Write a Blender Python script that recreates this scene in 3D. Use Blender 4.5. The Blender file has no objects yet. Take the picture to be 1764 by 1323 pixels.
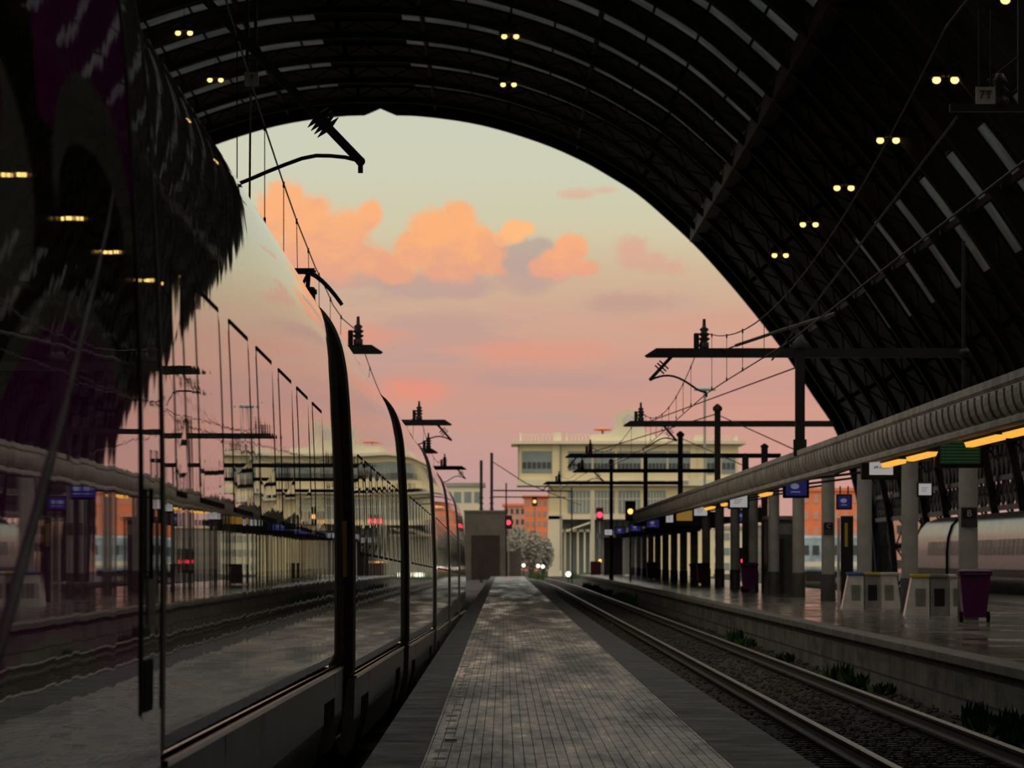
import bpy, math, random
from mathutils import Vector, Matrix, noise
random.seed(7)
R = math.radians
scene = bpy.context.scene
COL = scene.collection
F, VX, VY, HC = 8700.0, 868.0, 962.0, 1.85      # survey of the place: focal length in photo pixels, vanishing point, eye height over the rails

def at(px, py, d):
    return Vector(((px - VX) * d / F, d, HC + (VY - py) * d / F))

# ------------------------------------------------------------------ materials
def srgb(r, g, b):
    def c(v):
        v /= 255.0
        return v / 12.92 if v <= 0.04045 else ((v + 0.055) / 1.055) ** 2.4
    return (c(r), c(g), c(b), 1.0)

class NT:
    """small helper to write node graphs"""
    def __init__(s, tree):
        s.t = tree; s.n = tree.nodes; s.l = tree.links
    def new(s, kind, **kw):
        nd = s.n.new(kind)
        for k, v in kw.items(): setattr(nd, k, v)
        return nd
    def put(s, sock, v):
        if isinstance(v, bpy.types.NodeSocket): s.l.new(v, sock)
        else: sock.default_value = v
    def m(s, op, a, b=0.0, c=0.0, clamp=False):
        nd = s.new('ShaderNodeMath', operation=op); nd.use_clamp = clamp
        s.put(nd.inputs[0], a); s.put(nd.inputs[1], b); s.put(nd.inputs[2], c)
        return nd.outputs[0]
    def smooth(s, v, lo, hi, a=0.0, b=1.0):
        nd = s.new('ShaderNodeMapRange', interpolation_type='SMOOTHSTEP')
        s.put(nd.inputs[0], v); s.put(nd.inputs[1], lo); s.put(nd.inputs[2], hi); s.put(nd.inputs[3], a); s.put(nd.inputs[4], b)
        return nd.outputs[0]
    def lin(s, v, lo, hi, a=0.0, b=1.0):
        nd = s.new('ShaderNodeMapRange')
        s.put(nd.inputs[0], v); s.put(nd.inputs[1], lo); s.put(nd.inputs[2], hi); s.put(nd.inputs[3], a); s.put(nd.inputs[4], b)
        return nd.outputs[0]
    def mix(s, f, a, b):
        nd = s.new('ShaderNodeMix', data_type='RGBA')
        s.put(nd.inputs[0], f); s.put(nd.inputs[6], a); s.put(nd.inputs[7], b)
        return nd.outputs[2]
    def xyz(s, x, y, z=0.0):
        nd = s.new('ShaderNodeCombineXYZ'); s.put(nd.inputs[0], x); s.put(nd.inputs[1], y); s.put(nd.inputs[2], z)
        return nd.outputs[0]
    def noise(s, vec, scale, detail=3.0, rough=0.5):
        nd = s.new('ShaderNodeTexNoise'); s.put(nd.inputs['Vector'], vec); s.put(nd.inputs['Scale'], scale)
        s.put(nd.inputs['Detail'], detail); s.put(nd.inputs['Roughness'], rough)
        return nd.outputs[0]
    def ramp(s, f, stops):
        nd = s.new('ShaderNodeValToRGB'); e = nd.color_ramp.elements
        while len(e) < len(stops): e.new(0.5)
        for el, (p, c) in zip(e, stops): el.position = p; el.color = c
        s.put(nd.inputs[0], f)
        return nd.outputs[0]
    def mapping(s, vec, scale):
        nd = s.new('ShaderNodeVectorMath', operation='MULTIPLY'); s.put(nd.inputs[0], vec); nd.inputs[1].default_value = scale
        return nd.outputs[0]
    def bump(s, h, dist, strength=1.0):
        nd = s.new('ShaderNodeBump'); s.put(nd.inputs['Height'], h); nd.inputs['Distance'].default_value = dist; nd.inputs['Strength'].default_value = strength
        return nd.outputs[0]

def base_mat(name, col, rough=0.6, metal=0.0, spec=0.5, emit=None, estr=0.0):
    m = bpy.data.materials.new(name); m.use_nodes = True
    b = m.node_tree.nodes['Principled BSDF']
    b.inputs['Base Color'].default_value = col
    b.inputs['Roughness'].default_value = rough
    b.inputs['Metallic'].default_value = metal
    b.inputs['Specular IOR Level'].default_value = spec
    if emit:
        b.inputs['Emission Color'].default_value = emit
        b.inputs['Emission Strength'].default_value = estr
    return m, NT(m.node_tree), b

def mat(name, col, rough=0.6, metal=0.0, spec=0.5, var=0.25, scale=3.0, bump=0.0, stretch=(1, 1, 1), emit=None, estr=0.0):
    """surface with a little wear: noise in colour, roughness and (optionally) relief"""
    m, g, b = base_mat(name, col, rough, metal, spec, emit, estr)
    tc = g.new('ShaderNodeTexCoord').outputs['Object']
    v = g.mapping(tc, stretch)
    n = g.noise(v, scale, 4.0, 0.6)
    dark = tuple(c * (1 - var) for c in col[:3]) + (1,)
    lite = tuple(min(1, c * (1 + var)) for c in col[:3]) + (1,)
    g.put(b.inputs['Base Color'], g.mix(g.smooth(n, 0.3, 0.7), dark, lite))
    g.put(b.inputs['Roughness'], g.lin(n, 0.25, 0.75, max(0.02, rough * 0.8), min(1, rough * 1.2)))
    if bump: g.put(b.inputs['Normal'], g.bump(n, bump))
    return m

def emis(name, col, strength):
    m = bpy.data.materials.new(name); m.use_nodes = True
    g = NT(m.node_tree); g.n.remove(g.n['Principled BSDF'])
    e = g.new('ShaderNodeEmission'); e.inputs[0].default_value = col; e.inputs[1].default_value = strength
    g.l.new(e.outputs[0], g.n['Material Output'].inputs[0])
    return m

# ------------------------------------------------------------------ mesh builder
class MB:
    def __init__(s): s.v = []; s.f = []; s.sm = []
    def add(s, vs, fs, smooth=False):
        b = len(s.v); s.v += [Vector(p) for p in vs]
        for f in fs: s.f.append(tuple(b + i for i in f)); s.sm.append(smooth)
    def box(s, lo, hi):
        x0, y0, z0 = lo; x1, y1, z1 = hi
        s.add([(x0,y0,z0),(x1,y0,z0),(x1,y1,z0),(x0,y1,z0),(x0,y0,z1),(x1,y0,z1),(x1,y1,z1),(x0,y1,z1)],
              [(0,3,2,1),(4,5,6,7),(0,1,5,4),(1,2,6,5),(2,3,7,6),(3,0,4,7)])
        return s
    def cbox(s, lo, hi, c=0.02):
        """box with chamfered upright and horizontal edges (rounded look)"""
        x0, y0, z0 = lo; x1, y1, z1 = hi
        ring = lambda z, k: [(x0+c+k,y0+k,z),(x1-c-k,y0+k,z),(x1-k,y0+c+k,z),(x1-k,y1-c-k,z),(x1-c-k,y1-k,z),(x0+c+k,y1-k,z),(x0+k,y1-c-k,z),(x0+k,y0+c+k,z)]
        s.loft([ring(z0, c*.7), ring(z0+c, 0), ring(z1-c, 0), ring(z1, c*.7)], closed=True, caps=True)
        return s
    def loft(s, rings, closed=True, caps=True, smooth=False):
        n = len(rings[0]); vs = [p for r in rings for p in r]; fs = []
        for i in range(len(rings) - 1):
            for j in range(n if closed else n - 1):
                k = (j + 1) % n
                fs.append((i*n + j, i*n + k, (i+1)*n + k, (i+1)*n + j))
        s.add(vs, fs, smooth)
        if caps and closed:
            s.add(rings[0], [tuple(range(n))[::-1]]); s.add(rings[-1], [tuple(range(n))])
        return s
    def tube(s, pts, r, n=8, caps=True, radii=None):
        pts = [Vector(p) for p in pts]; rings = []
        up = None
        for i, p in enumerate(pts):
            t = (pts[min(i+1, len(pts)-1)] - pts[max(i-1, 0)]).normalized()
            if up is None:
                up = Vector((0,0,1)) if abs(t.z) < 0.9 else Vector((1,0,0))
            a = t.cross(up)
            if a.length < 1e-4: a = t.cross(Vector((0,1,0)))
            a.normalize(); b = a.cross(t).normalized()
            rr = radii[i] if radii else r
            rings.append([p + (a*math.cos(2*math.pi*k/n) + b*math.sin(2*math.pi*k/n))*rr for k in range(n)])
        s.loft(rings, True, caps, smooth=n >= 6)
        return s
    def bar(s, p, q, w, h, up=(0,0,1)):
        p, q = Vector(p), Vector(q); t = (q - p).normalized(); u = Vector(up)
        if abs(t.dot(u)) > 0.98: u = Vector((0,1,0))
        a = t.cross(u).normalized()*w/2; b = a.cross(t).normalized()*h/2
        ring = lambda c: [c-a-b, c+a-b, c+a+b, c-a+b]
        return s.loft([ring(p), ring(q)])
    def lathe(s, prof, n=16, c=(0,0,0), smooth=True):
        c = Vector(c)
        rings = [[c + Vector((r*math.cos(2*math.pi*k/n), r*math.sin(2*math.pi*k/n), z)) for k in range(n)] for r, z in prof]
        return s.loft(rings, True, True, smooth)
    def prism(s, poly, y0, y1):
        """polygon in x,z extruded along y"""
        return s.loft([[(x, y0, z) for x, z in poly], [(x, y1, z) for x, z in poly]])
    def ball(s, c, r, n=10, sz=1.0):
        c = Vector(c); prof = [(r*math.sin(math.pi*i/n)+1e-4, -r*sz*math.cos(math.pi*i/n)) for i in range(n+1)]
        return s.lathe(prof, n*2, c)
    def build(s, name, m, parent=None, local=False, loc=None):
        off = Vector((0,0,0))
        if loc is not None: off = Vector(loc)
        elif parent is not None and not local:
            p = parent
            while p is not None: off += p.location; p = p.parent
        me = bpy.data.meshes.new(name)
        me.from_pydata([p - off for p in s.v], [], s.f)
        for i, p in enumerate(me.polygons): p.use_smooth = s.sm[i]
        me.materials.append(m); me.update()
        o = bpy.data.objects.new(name, me); COL.objects.link(o)
        if parent is not None: o.parent = parent
        if loc is not None: o.location = off
        return o

def tag(o, label=None, cat=None, group=None, kind=None):
    if label: o['label'] = label
    if cat: o['category'] = cat
    if group: o['group'] = group
    if kind: o['kind'] = kind
    return o

def thing(name, loc, label, cat, group=None):
    o = bpy.data.objects.new(name, None); COL.objects.link(o); o.location = loc; o.empty_display_size = .2
    return tag(o, label, cat, group)

def copy_tree(o, parent=None):
    c = o.copy(); COL.objects.link(c)
    if parent is not None: c.parent = parent
    for ch in o.children: copy_tree(ch, c)
    return c

def text_mesh(body, size, m, name, parent, loc, extrude=0.004):
    """lettering facing the camera side (-y), centred on loc (local to parent)"""
    cu = bpy.data.curves.new(name, 'FONT'); cu.body = body; cu.size = size; cu.align_x = 'CENTER'; cu.align_y = 'CENTER'; cu.extrude = extrude
    tmp = bpy.data.objects.new(name, cu); COL.objects.link(tmp)
    dg = bpy.context.evaluated_depsgraph_get()
    me = bpy.data.meshes.new_from_object(tmp.evaluated_get(dg))
    bpy.data.objects.remove(tmp); 
    me.transform(Matrix.Rotation(R(90), 4, 'X')); me.materials.clear(); me.materials.append(m)
    o = bpy.data.objects.new(name, me); COL.objects.link(o); o.parent = parent; o.location = loc
    return o

# ------------------------------------------------------------------ palette
M = {}
M['iron'] = mat('black_iron', (.012,.012,.011,1), .55, .0, .4, .3, 2)
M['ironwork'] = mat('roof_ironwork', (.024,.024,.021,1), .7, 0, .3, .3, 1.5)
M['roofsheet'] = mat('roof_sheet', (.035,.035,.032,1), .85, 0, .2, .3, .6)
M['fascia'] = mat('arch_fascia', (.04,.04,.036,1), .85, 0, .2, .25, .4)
M['concrete'] = mat('concrete', (.42,.41,.37,1), .75, 0, .3, .2, 1.2, .01)
M['canopyconc'] = mat('canopy_concrete', (.50,.455,.39,1), .7, 0, .3, .25, 1.5)
M['wallconc'] = mat('hall_masonry', (.10,.095,.085,1), .9, 0, .2, .2, .5)
M['column'] = mat('column_paint', (.44,.43,.40,1), .5, 0, .4, .12, 2)
M['sleeve'] = mat('column_sleeve', (.06,.06,.055,1), .5, 0, .4, .2, 2)
M['rubber'] = mat('black_rubber', (.006,.006,.006,1), .8, 0, .15, .2, 4)
M['steel'] = mat('rail_steel', (.15,.125,.10,1), .34, 1, .5, .2, 2)
M['rust'] = mat('rusty_rail_side', (.05,.035,.025,1), .8, 0, .3, .3, 4)
M['sleeper'] = mat('sleeper', (.055,.05,.043,1), .9, 0, .2, .3, 3)
M['stone'] = mat('ballast_stone', (.06,.052,.045,1), .9, 0, .2, .45, 5)
M['purple'] = mat('purple_plastic', (.10,.008,.09,1), .4, 0, .4, .2, 3)
M['maroon'] = mat('maroon_metal', (.12,.02,.035,1), .5, 0, .4, .2, 3)
M['white'] = mat('white_plastic', (.60,.58,.54,1), .24, 0, .4, .12, 3)
M['yellowp'] = mat('yellow_plastic', (.55,.42,.05,1), .45, 0, .4, .12, 3)
M['bluep'] = mat('blue_plastic', (.06,.12,.35,1), .45, 0, .4, .12, 3)
M['dark'] = mat('dark_housing', (.012,.012,.012,1), .5, 0, .4, .2, 3)
M['grey'] = mat('grey_metal', (.22,.22,.21,1), .5, 0, .4, .2, 3)
M['wire'] = mat('copper_wire', (.03,.02,.014,1), .5, .3, .4, .2, 3)
M['brightwire'] = mat('dull_wire', (.08,.07,.05,1), .5, .2, .4, .2, 3)
M['insul'] = mat('insulator', (.015,.012,.012,1), .4, 0, .4, .2, 3)
M['cream'] = mat('cream_render', srgb(226,214,172), .9, 0, .2, .06, .15)
M['creamlite'] = mat('pale_render', srgb(222,216,190), .9, 0, .2, .06, .15)
M['bglass'] = mat('blue_grey_window', srgb(128,142,140), .4, 0, .5, .12, .3)
M['dglass'] = mat('dark_window', srgb(62,66,66), .4, 0, .5, .2, .3)
M['orange_render'] = mat('orange_render', srgb(238,140,96), .9, 0, .2, .1, .1)
M['pink_render'] = mat('pink_render', srgb(205,160,142), .9, 0, .2, .1, .1)
M['greyblock'] = mat('grey_render', srgb(150,146,140), .9, 0, .2, .2, .2)
M['railblue'] = mat('rail_blue_paint', srgb(150,172,182), .4, 0, .4, .3, .6)
M['hut'] = mat('hut_concrete', (.115,.105,.09,1), .85, 0, .2, .15, .7)
M['hutdoor'] = mat('hut_shutter', (.035,.025,.026,1), .7, 0, .2, .2, .7)
M['leaf'] = mat('weed_leaf', (.035,.085,.02,1), .7, 0, .2, .45, 4)
M['tree'] = mat('grey_green_leaf', (.24,.24,.20,1), .8, 0, .2, .35, .5)
M['bark'] = mat('bark', (.07,.06,.05,1), .9, 0, .2, .3, 3)
M['lamp'] = emis('lamp_glow', (1,.62,.16,1), 3.0)
M['tube'] = emis('fluorescent_glow', (1,.47,.06,1), 1.0)
M['redlamp'] = emis('red_signal_glow', (1,.03,.06,1), 4.0)
M['whitelamp'] = emis('white_lamp_glow', (1,.95,.75,1), 3.0)
M['amberlamp'] = emis('amber_lamp_glow', (1,.45,.12,1), 2.2)
M['screen_white'] = emis('white_screen', srgb(150,146,144), 1.0)
M['screen_blue'] = emis('blue_screen', srgb(27,26,68), 1.0)
M['screen_green'] = emis('green_screen', srgb(14,26,14), 1.0)
M['screen_greenline'] = emis('green_screen_rows', srgb(27,46,25), 1.0)
M['screen_amber'] = emis('amber_screen', srgb(122,92,38), 1.0)
M['screen_globe'] = emis('screen_emblem', srgb(92,93,116), 1.0)
M['logo_dark'] = emis('screen_mark', srgb(60,58,64), 1.0)

def train_paint(name, livery):
    m, g, b = base_mat(name, (.55,.55,.53,1), .012, 0, .5)
    tc = g.new('ShaderNodeTexCoord').outputs['Object']
    sep = g.new('ShaderNodeSeparateXYZ'); g.l.new(tc, sep.inputs[0]); Y, Z = sep.outputs[1], sep.outputs[2]
    col = (.55,.56,.53,1)
    dirt = g.noise(g.mapping(tc, (1, .9, .35)), 2.0, 5, .65)
    if livery:
        # three lobes of a wave livery: grey and purple fields with curved borders
        def ell(yc, zc, ry, rz):
            a = g.m('DIVIDE', g.m('SUBTRACT', Y, yc), ry); c = g.m('DIVIDE', g.m('SUBTRACT', Z, zc), rz)
            return g.m('ADD', g.m('MULTIPLY', a, a), g.m('MULTIPLY', c, c))
        big = ell(17.9, 1.36, 3.55, 1.07); band = ell(17.9, 1.36, 3.75, 1.17); low = ell(16.9, .25, 4.2, 1.19)
        arch = ell(18.9, 2.84, 1.75, .48); hollow = ell(18.75, 2.84, 1.35, .22); left = ell(14.1, 2.95, 1.5, .26); lband = ell(14.5, 2.72, 2.0, .42)
        purple, grey, black = (.50,.022,.42,1), (.42,.43,.38,1), (.03,.03,.028,1)  # black between the fields is the dark reflection painted in
        top = g.m('MULTIPLY', g.smooth(Z, 3.0, 3.02), g.smooth(g.m('ADD', Y, g.m('MULTIPLY', Z, .35)), 17.80, 17.82))
        c = g.mix(g.smooth(lband, .99, 1.01), grey, black)
        c = g.mix(g.smooth(left, .99, 1.01), purple, c)
        c = g.mix(top, c, purple)
        c = g.mix(g.m('MULTIPLY', g.smooth(arch, 1.02, .98), g.smooth(Z, 2.72, 2.9)), c, grey)
        c = g.mix(g.smooth(hollow, .99, 1.01), black, c)
        c = g.mix(g.smooth(band, .99, 1.01), grey, c)
        c = g.mix(g.smooth(big, .99, 1.01), purple, c)
        c = g.mix(g.smooth(low, .99, 1.01), grey, c)
        col = c
        dirt_col = g.mix(g.smooth(dirt, .45, .9, 0, .6), c, (.1,.09,.08,1))
    else:
        upper = g.smooth(Z, 3.75, 4.15)
        col = g.mix(g.m('MULTIPLY', g.smooth(dirt, .4, .75), .5), (.34,.34,.31,1), (.19,.17,.145,1))
        dirt_col = col
    g.put(b.inputs['Base Color'], dirt_col)
    # long shallow waves of the panels: they shake a grazing reflection sideways
    w1 = g.noise(g.mapping(tc, (.3, 1.0, .10)), 1.3, 2.0, .5)
    w2 = g.noise(g.mapping(tc, (.3, 1.0, .04)), 9.0, 2.0, .5)
    h = g.m('ADD', w1, g.m('MULTIPLY', w2, .02))
    g.put(b.inputs['Normal'], g.bump(h, .0011))
    return m
M['car_paint'] = train_paint('car_paint', False)
M['loco_paint'] = train_paint('power_car_paint', True)
def glass_dark():
    m, g, b = base_mat('coach_glass', (.02,.02,.022,1), .02, 0, .6)
    tc = g.new('ShaderNodeTexCoord').outputs['Object']
    w1 = g.noise(g.mapping(tc, (.3, 1.0, .15)), 1.8, 2.0, .5)
    g.put(b.inputs['Normal'], g.bump(w1, .0011))
    return m
M['coach_glass'] = glass_dark()
M['skirt'] = mat('skirt_paint', (.12,.118,.105,1), .35, 0, .4, .35, 2.5, 0, (1,1,.3))
M['endpanel'] = mat('end_panel_paint', (.045,.028,.03,1), .35, 0, .4, .2, 2)
M['silver'] = mat('polished_strip', (.75,.68,.58,1), .12, 1, .5, .1, 2)
M['under'] = mat('underframe', (.012,.011,.010,1), .8, 0, .2, .3, 3)

def roof_glass(name, lo, hi, tl_c, mixf=.4):
    m = bpy.data.materials.new(name); m.use_nodes = True
    g = NT(m.node_tree); g.n.remove(g.n['Principled BSDF'])
    tr = g.new('ShaderNodeBsdfTransparent'); tl = g.new('ShaderNodeBsdfTranslucent'); mx = g.new('ShaderNodeMixShader')
    tc = g.new('ShaderNodeTexCoord').outputs['Object']
    n = g.noise(tc, .35, 4, .6)
    g.put(tr.inputs[0], g.mix(g.smooth(n, .35, .7), lo, hi))
    tl.inputs[0].default_value = tl_c; mx.inputs[0].default_value = mixf
    g.l.new(tr.outputs[0], mx.inputs[1]); g.l.new(tl.outputs[0], mx.inputs[2]); g.l.new(mx.outputs[0], g.n['Material Output'].inputs[0])
    return m
M['roof_glass'] = roof_glass('dirty_roof_glass', (.016,.018,.020,1), (.062,.068,.073,1), (.034,.036,.038,1))
M['fill_glass'] = roof_glass('fill_light_glass', (.7,.71,.71,1), (.92,.92,.92,1), (.5,.5,.5,1), .15)  # bright glazing added out of view to light platforms and train

def tile_platform():
    m, g, b = base_mat('worn_paving', (.1,.1,.09,1), .4, 0, .5)
    tc = g.new('ShaderNodeTexCoord').outputs['Object']
    sep = g.new('ShaderNodeSeparateXYZ'); g.l.new(tc, sep.inputs[0]); X, Y = sep.outputs[0], sep.outputs[1]
    br = g.new('ShaderNodeTexBrick'); br.offset = .0
    g.put(br.inputs['Vector'], g.xyz(Y, X)); br.inputs['Scale'].default_value = 1.0
    br.inputs['Brick Width'].default_value = .42; br.inputs['Row Height'].default_value = .082; br.inputs['Mortar Size'].default_value = .0045
    br.inputs['Mortar Smooth'].default_value = .3
    br.inputs['Color1'].default_value = (.27,.178,.100,1); br.inputs['Color2'].default_value = (.125,.085,.05,1); br.inputs['Mortar'].default_value = (.02,.019,.017,1)
    big = g.noise(g.mapping(tc, (1.3, .075, 1)), 1.0, 5, .65)
    mid = g.noise(g.mapping(tc, (2.5, .5, 1)), 1.6, 4, .65)
    jt = g.m('PINGPONG', g.m('ADD', Y, 1.7), 3.1); joint = g.smooth(jt, .03, .14)      # cross joints
    col = g.mix(g.smooth(big, .40, .60), br.outputs[0], g.mix(.84, br.outputs[0], (.018,.017,.015,1)))
    col = g.mix(g.smooth(mid, .46, .66, 0, .75), col, (.022,.020,.018,1))
    col = g.mix(joint, (.02,.02,.018,1), col)
    g.put(b.inputs['Base Color'], col)
    rough = g.m('ADD', g.lin(big, .36, .62, .19, .50), g.lin(mid, .4, .7, -.03, .16))
    g.put(b.inputs['Roughness'], g.m('ADD', rough, g.m('MULTIPLY', br.outputs['Fac'], .3)))
    g.put(b.inputs['Specular IOR Level'], g.lin(big, .4, .68, .5, .22))
    h = g.m('ADD', g.m('MULTIPLY', br.outputs['Fac'], -1.0), g.m('MULTIPLY', g.noise(tc, 3.0, 3, .6), .8))
    g.put(b.inputs['Normal'], g.bump(h, .003))
    return m
M['tiles'] = tile_platform()
M['kerb'] = mat('dark_kerb', (.017,.0155,.0135,1), .7, 0, .25, .35, 2.0, .01)

def polished_platform():
    m, g, b = base_mat('polished_stone_floor', (.14,.13,.115,1), .14, 0, .5)
    tc = g.new('ShaderNodeTexCoord').outputs['Object']
    br = g.new('ShaderNodeTexBrick'); br.offset = .0
    g.put(br.inputs['Vector'], tc); br.inputs['Scale'].default_value = 1.0
    br.inputs['Brick Width'].default_value = .9; br.inputs['Row Height'].default_value = 1.8; br.inputs['Mortar Size'].default_value = .012
    br.inputs['Color1'].default_value = (.20,.182,.155,1); br.inputs['Color2'].default_value = (.12,.11,.096,1); br.inputs['Mortar'].default_value = (.03,.03,.028,1)
    n = g.noise(g.mapping(tc, (1, .3, 1)), 1.2, 4, .6)
    g.put(b.inputs['Base Color'], br.outputs[0])
    rgb = g.new('ShaderNodeRGBToBW'); g.l.new(br.outputs[0], rgb.inputs[0])
    g.put(b.inputs['Roughness'], g.m('ADD', g.lin(n, .35, .7, .07, .26), g.m('MULTIPLY', br.outputs['Fac'], .4)))
    g.put(b.inputs['Normal'], g.bump(g.noise(g.mapping(tc, (1, .35, 1)), 1.1, 3, .5), .004))
    return m
M['polished'] = polished_platform()

def block_wall():
    m, g, b = base_mat('platform_edge_blocks', (.2,.19,.17,1), .8, 0, .3)
    tc = g.new('ShaderNodeTexCoord').outputs['Object']
    sep = g.new('ShaderNodeSeparateXYZ'); g.l.new(tc, sep.inputs[0])
    br = g.new('ShaderNodeTexBrick'); g.put(br.inputs['Vector'], g.xyz(sep.outputs[1], sep.outputs[2])); br.inputs['Scale'].default_value = 1.0
    br.inputs['Brick Width'].default_value = 1.5; br.inputs['Row Height'].default_value = .36; br.inputs['Mortar Size'].default_value = .02
    br.inputs['Color1'].default_value = (.19,.175,.145,1); br.inputs['Color2'].default_value = (.12,.11,.093,1); br.inputs['Mortar'].default_value = (.03,.03,.027,1)
    n = g.noise(g.mapping(tc, (1, .5, 1.6)), 1.4, 5, .65)
    g.put(b.inputs['Base Color'], g.mix(g.smooth(n, .42, .75), br.outputs[0], (.05,.05,.04,1)))
    g.put(b.inputs['Normal'], g.bump(g.m('ADD', g.m('MULTIPLY', br.outputs['Fac'], -1.0), g.m('MULTIPLY', n, .6)), .02))
    return m
M['blocks'] = block_wall()
M['coping'] = mat('edge_coping_stone', (.15,.14,.12,1), .7, 0, .3, .35, 1.4, .01)

def ballast():
    m, g, b = base_mat('ballast_ground', (.05,.045,.04,1), .95, 0, .15)
    tc = g.new('ShaderNodeTexCoord').outputs['Object']
    vo = g.new('ShaderNodeTexVoronoi'); g.put(vo.inputs['Vector'], tc); vo.inputs['Scale'].default_value = 14
    n = g.noise(tc, .25, 4, .6)
    c = g.mix(g.smooth(vo.outputs[0], 0, .7), (.075,.066,.055,1), (.025,.022,.02,1))
    c = g.mix(g.smooth(n, .45, .7, 0, .6), c, (.035,.04,.026,1))
    g.put(b.inputs['Base Color'], c); g.put(b.inputs['Normal'], g.bump(g.m('MULTIPLY', vo.outputs[0], -1.0), .05))
    return m
M['ballast'] = ballast()

# ------------------------------------------------------------------ hall roof
S = 375.0 / F                      # the end arch stands 375 m down the hall
AX = (655 - VX) * S                # its axis
half_px = [(0,764),(75,762),(175,747),(275,717),(345,687),(395,659),(445,627),(495,584),(545,537),(595,482),(645,422),(695,357),(745,282),(785,220),(812,140),(830,50),(838,-44)]
def catmull(p, n=4):
    out = []
    q = [(-p[1][0], p[1][1])] + list(p) + [(2*p[-1][0]-p[-2][0], 2*p[-1][1]-p[-2][1])]
    for i in range(1, len(q) - 2):
        for k in range(n):
            t = k / n; a, b, c, d = q[i-1], q[i], q[i+1], q[i+2]
            out.append(tuple(.5*((2*b[j]) + (c[j]-a[j])*t + (2*a[j]-5*b[j]+4*c[j]-d[j])*t*t + (3*b[j]-a[j]-3*c[j]+d[j])*t**3) for j in (0, 1)))
    out.append(p[-1]); return out
halfm = [(u*S, v*S + HC) for u, v in catmull(half_px)]
full = [(-u, z) for u, z in halfm[:0:-1]] + halfm          # left foot over the top to the right foot
def resample(p, step):
    L = [0]
    for a, b in zip(p, p[1:]): L.append(L[-1] + math.dist(a, b))
    n = round(L[-1] / step); out = []; j = 0
    for i in range(n + 1):
        t = L[-1]*i/n
        while j < len(p) - 2 and L[j+1] < t: j += 1
        k = (t - L[j]) / (L[j+1] - L[j]); out.append((p[j][0] + (p[j+1][0]-p[j][0])*k, p[j][1] + (p[j+1][1]-p[j][1])*k))
    return out
prof = resample(full, 1.35)
def normals(p):
    ns = []
    for i in range(len(p)):
        a, b = p[max(i-1,0)], p[min(i+1,len(p)-1)]; tx, tz = b[0]-a[0], b[1]-a[1]; l = math.hypot(tx, tz)
        ns.append((-tz/l, tx/l))
    return ns
nrm = normals(prof)
def off(i, d): return (prof[i][0] + nrm[i][0]*d, prof[i][1] + nrm[i][1]*d)
NP = len(prof)

def band(mb, d0, d1, y0, y1, idx=None):
    idx = idx or range(NP)
    rings = []
    for i in idx:
        a, b = off(i, d0), off(i, d1)
        rings.append([(AX+a[0], y0, a[1]), (AX+a[0], y1, a[1]), (AX+b[0], y1, b[1]), (AX+b[0], y0, b[1])])
    mb.loft(rings)
DEPTH = 1.22
ceiling = thing('ceiling', (AX, 375, 0), 'dark iron and glass barrel vault of the station hall, open at its far end', 'station roof'); ceiling['kind'] = 'structure'
rib = MB()
band(rib, 0, .42, -.28, .28)
band(rib, DEPTH-.16, DEPTH, -.2, .2)
for i in range(0, NP - 2, 2):
    a, b, c = off(i, .4), off(i+1, DEPTH-.1), off(i+2, .4)
    P = lambda q: Vector((AX+q[0], 0, q[1]))
    rib.bar(P(a), P(b), .11, .11, up=(0,1,0)); rib.bar(P(b), P(c), .11, .11, up=(0,1,0))
for i in range(0, NP, 8):                       # brackets that carry the purlins
    a, b = off(i, .4), off(i, DEPTH-.1); rib.bar((AX+a[0],0,a[1]), (AX+b[0],0,b[1]), .3, .3, up=(0,1,0))
RIBS = [365 - 15*k for k in range(26)]
rib0 = rib.build('roof_rib', M['ironwork'], ceiling, loc=(0,0,0)); rib0.location = (-AX, RIBS[0]-375, 0)
for d in RIBS[1:]:
    c = rib0.copy(); COL.objects.link(c); c.location = (-AX, d - 375, 0)
def zone(i):
    u, z = (prof[i][0] + prof[i+1][0]) / 2, prof[i][1]
    if z < 8.5: return 'open' if u > 0 else 'sheet'
    au = abs(u)
    if 3.2 < au < 22.8: return 'glass'
    if 28.6 < au < 31.6: return 'glass'
    return 'sheet'
sheet, glass, clear = MB(), MB(), MB(); gm = MB()
edges = [375] + RIBS; CLEAR_U = -36
for k in range(len(edges) - 1):
    far, near = edges[k], edges[k+1]
    fill_bay = 70 < far < 172 or far < 10                   # unseen bays given wide clear glazing, added as fill light
    g0, g1 = far - (13.0 if fill_bay else 3.4), far - .35                # glazed strip on the near side of each rib
    for i in range(NP - 1):
        zt = zone(i)
        if zt == 'open': continue
        q = [off(i, DEPTH), off(i+1, DEPTH)]
        quad = lambda y0, y1: [(AX+q[0][0],y0,q[0][1]), (AX+q[1][0],y0,q[1][1]), (AX+q[1][0],y1,q[1][1]), (AX+q[0][0],y1,q[0][1])]
        if zt == 'glass' and far - near > 12:
            sheet.add(quad(near, g0), [(0,1,2,3)]); sheet.add(quad(g1, far), [(0,1,2,3)]); (clear if fill_bay and prof[i][0] > (CLEAR_U if far > 40 else -8) else glass).add(quad(g0, g1), [(0,1,2,3)])
            if i % 2 == 0: gm.bar(Vector((AX+q[0][0],g0,q[0][1])), Vector((AX+q[0][0],g1,q[0][1])), .12, .12)
        else: sheet.add(quad(near, far), [(0,1,2,3)])
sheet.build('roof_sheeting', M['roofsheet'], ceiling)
glass.build('roof_glazing', M['roof_glass'], ceiling)
clear.build('roof_glazing', M['fill_glass'], ceiling)  # added fill-light panes of the unseen bays
gm.build('glazing_bars', M['ironwork'], ceiling)
pur = MB()
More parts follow.
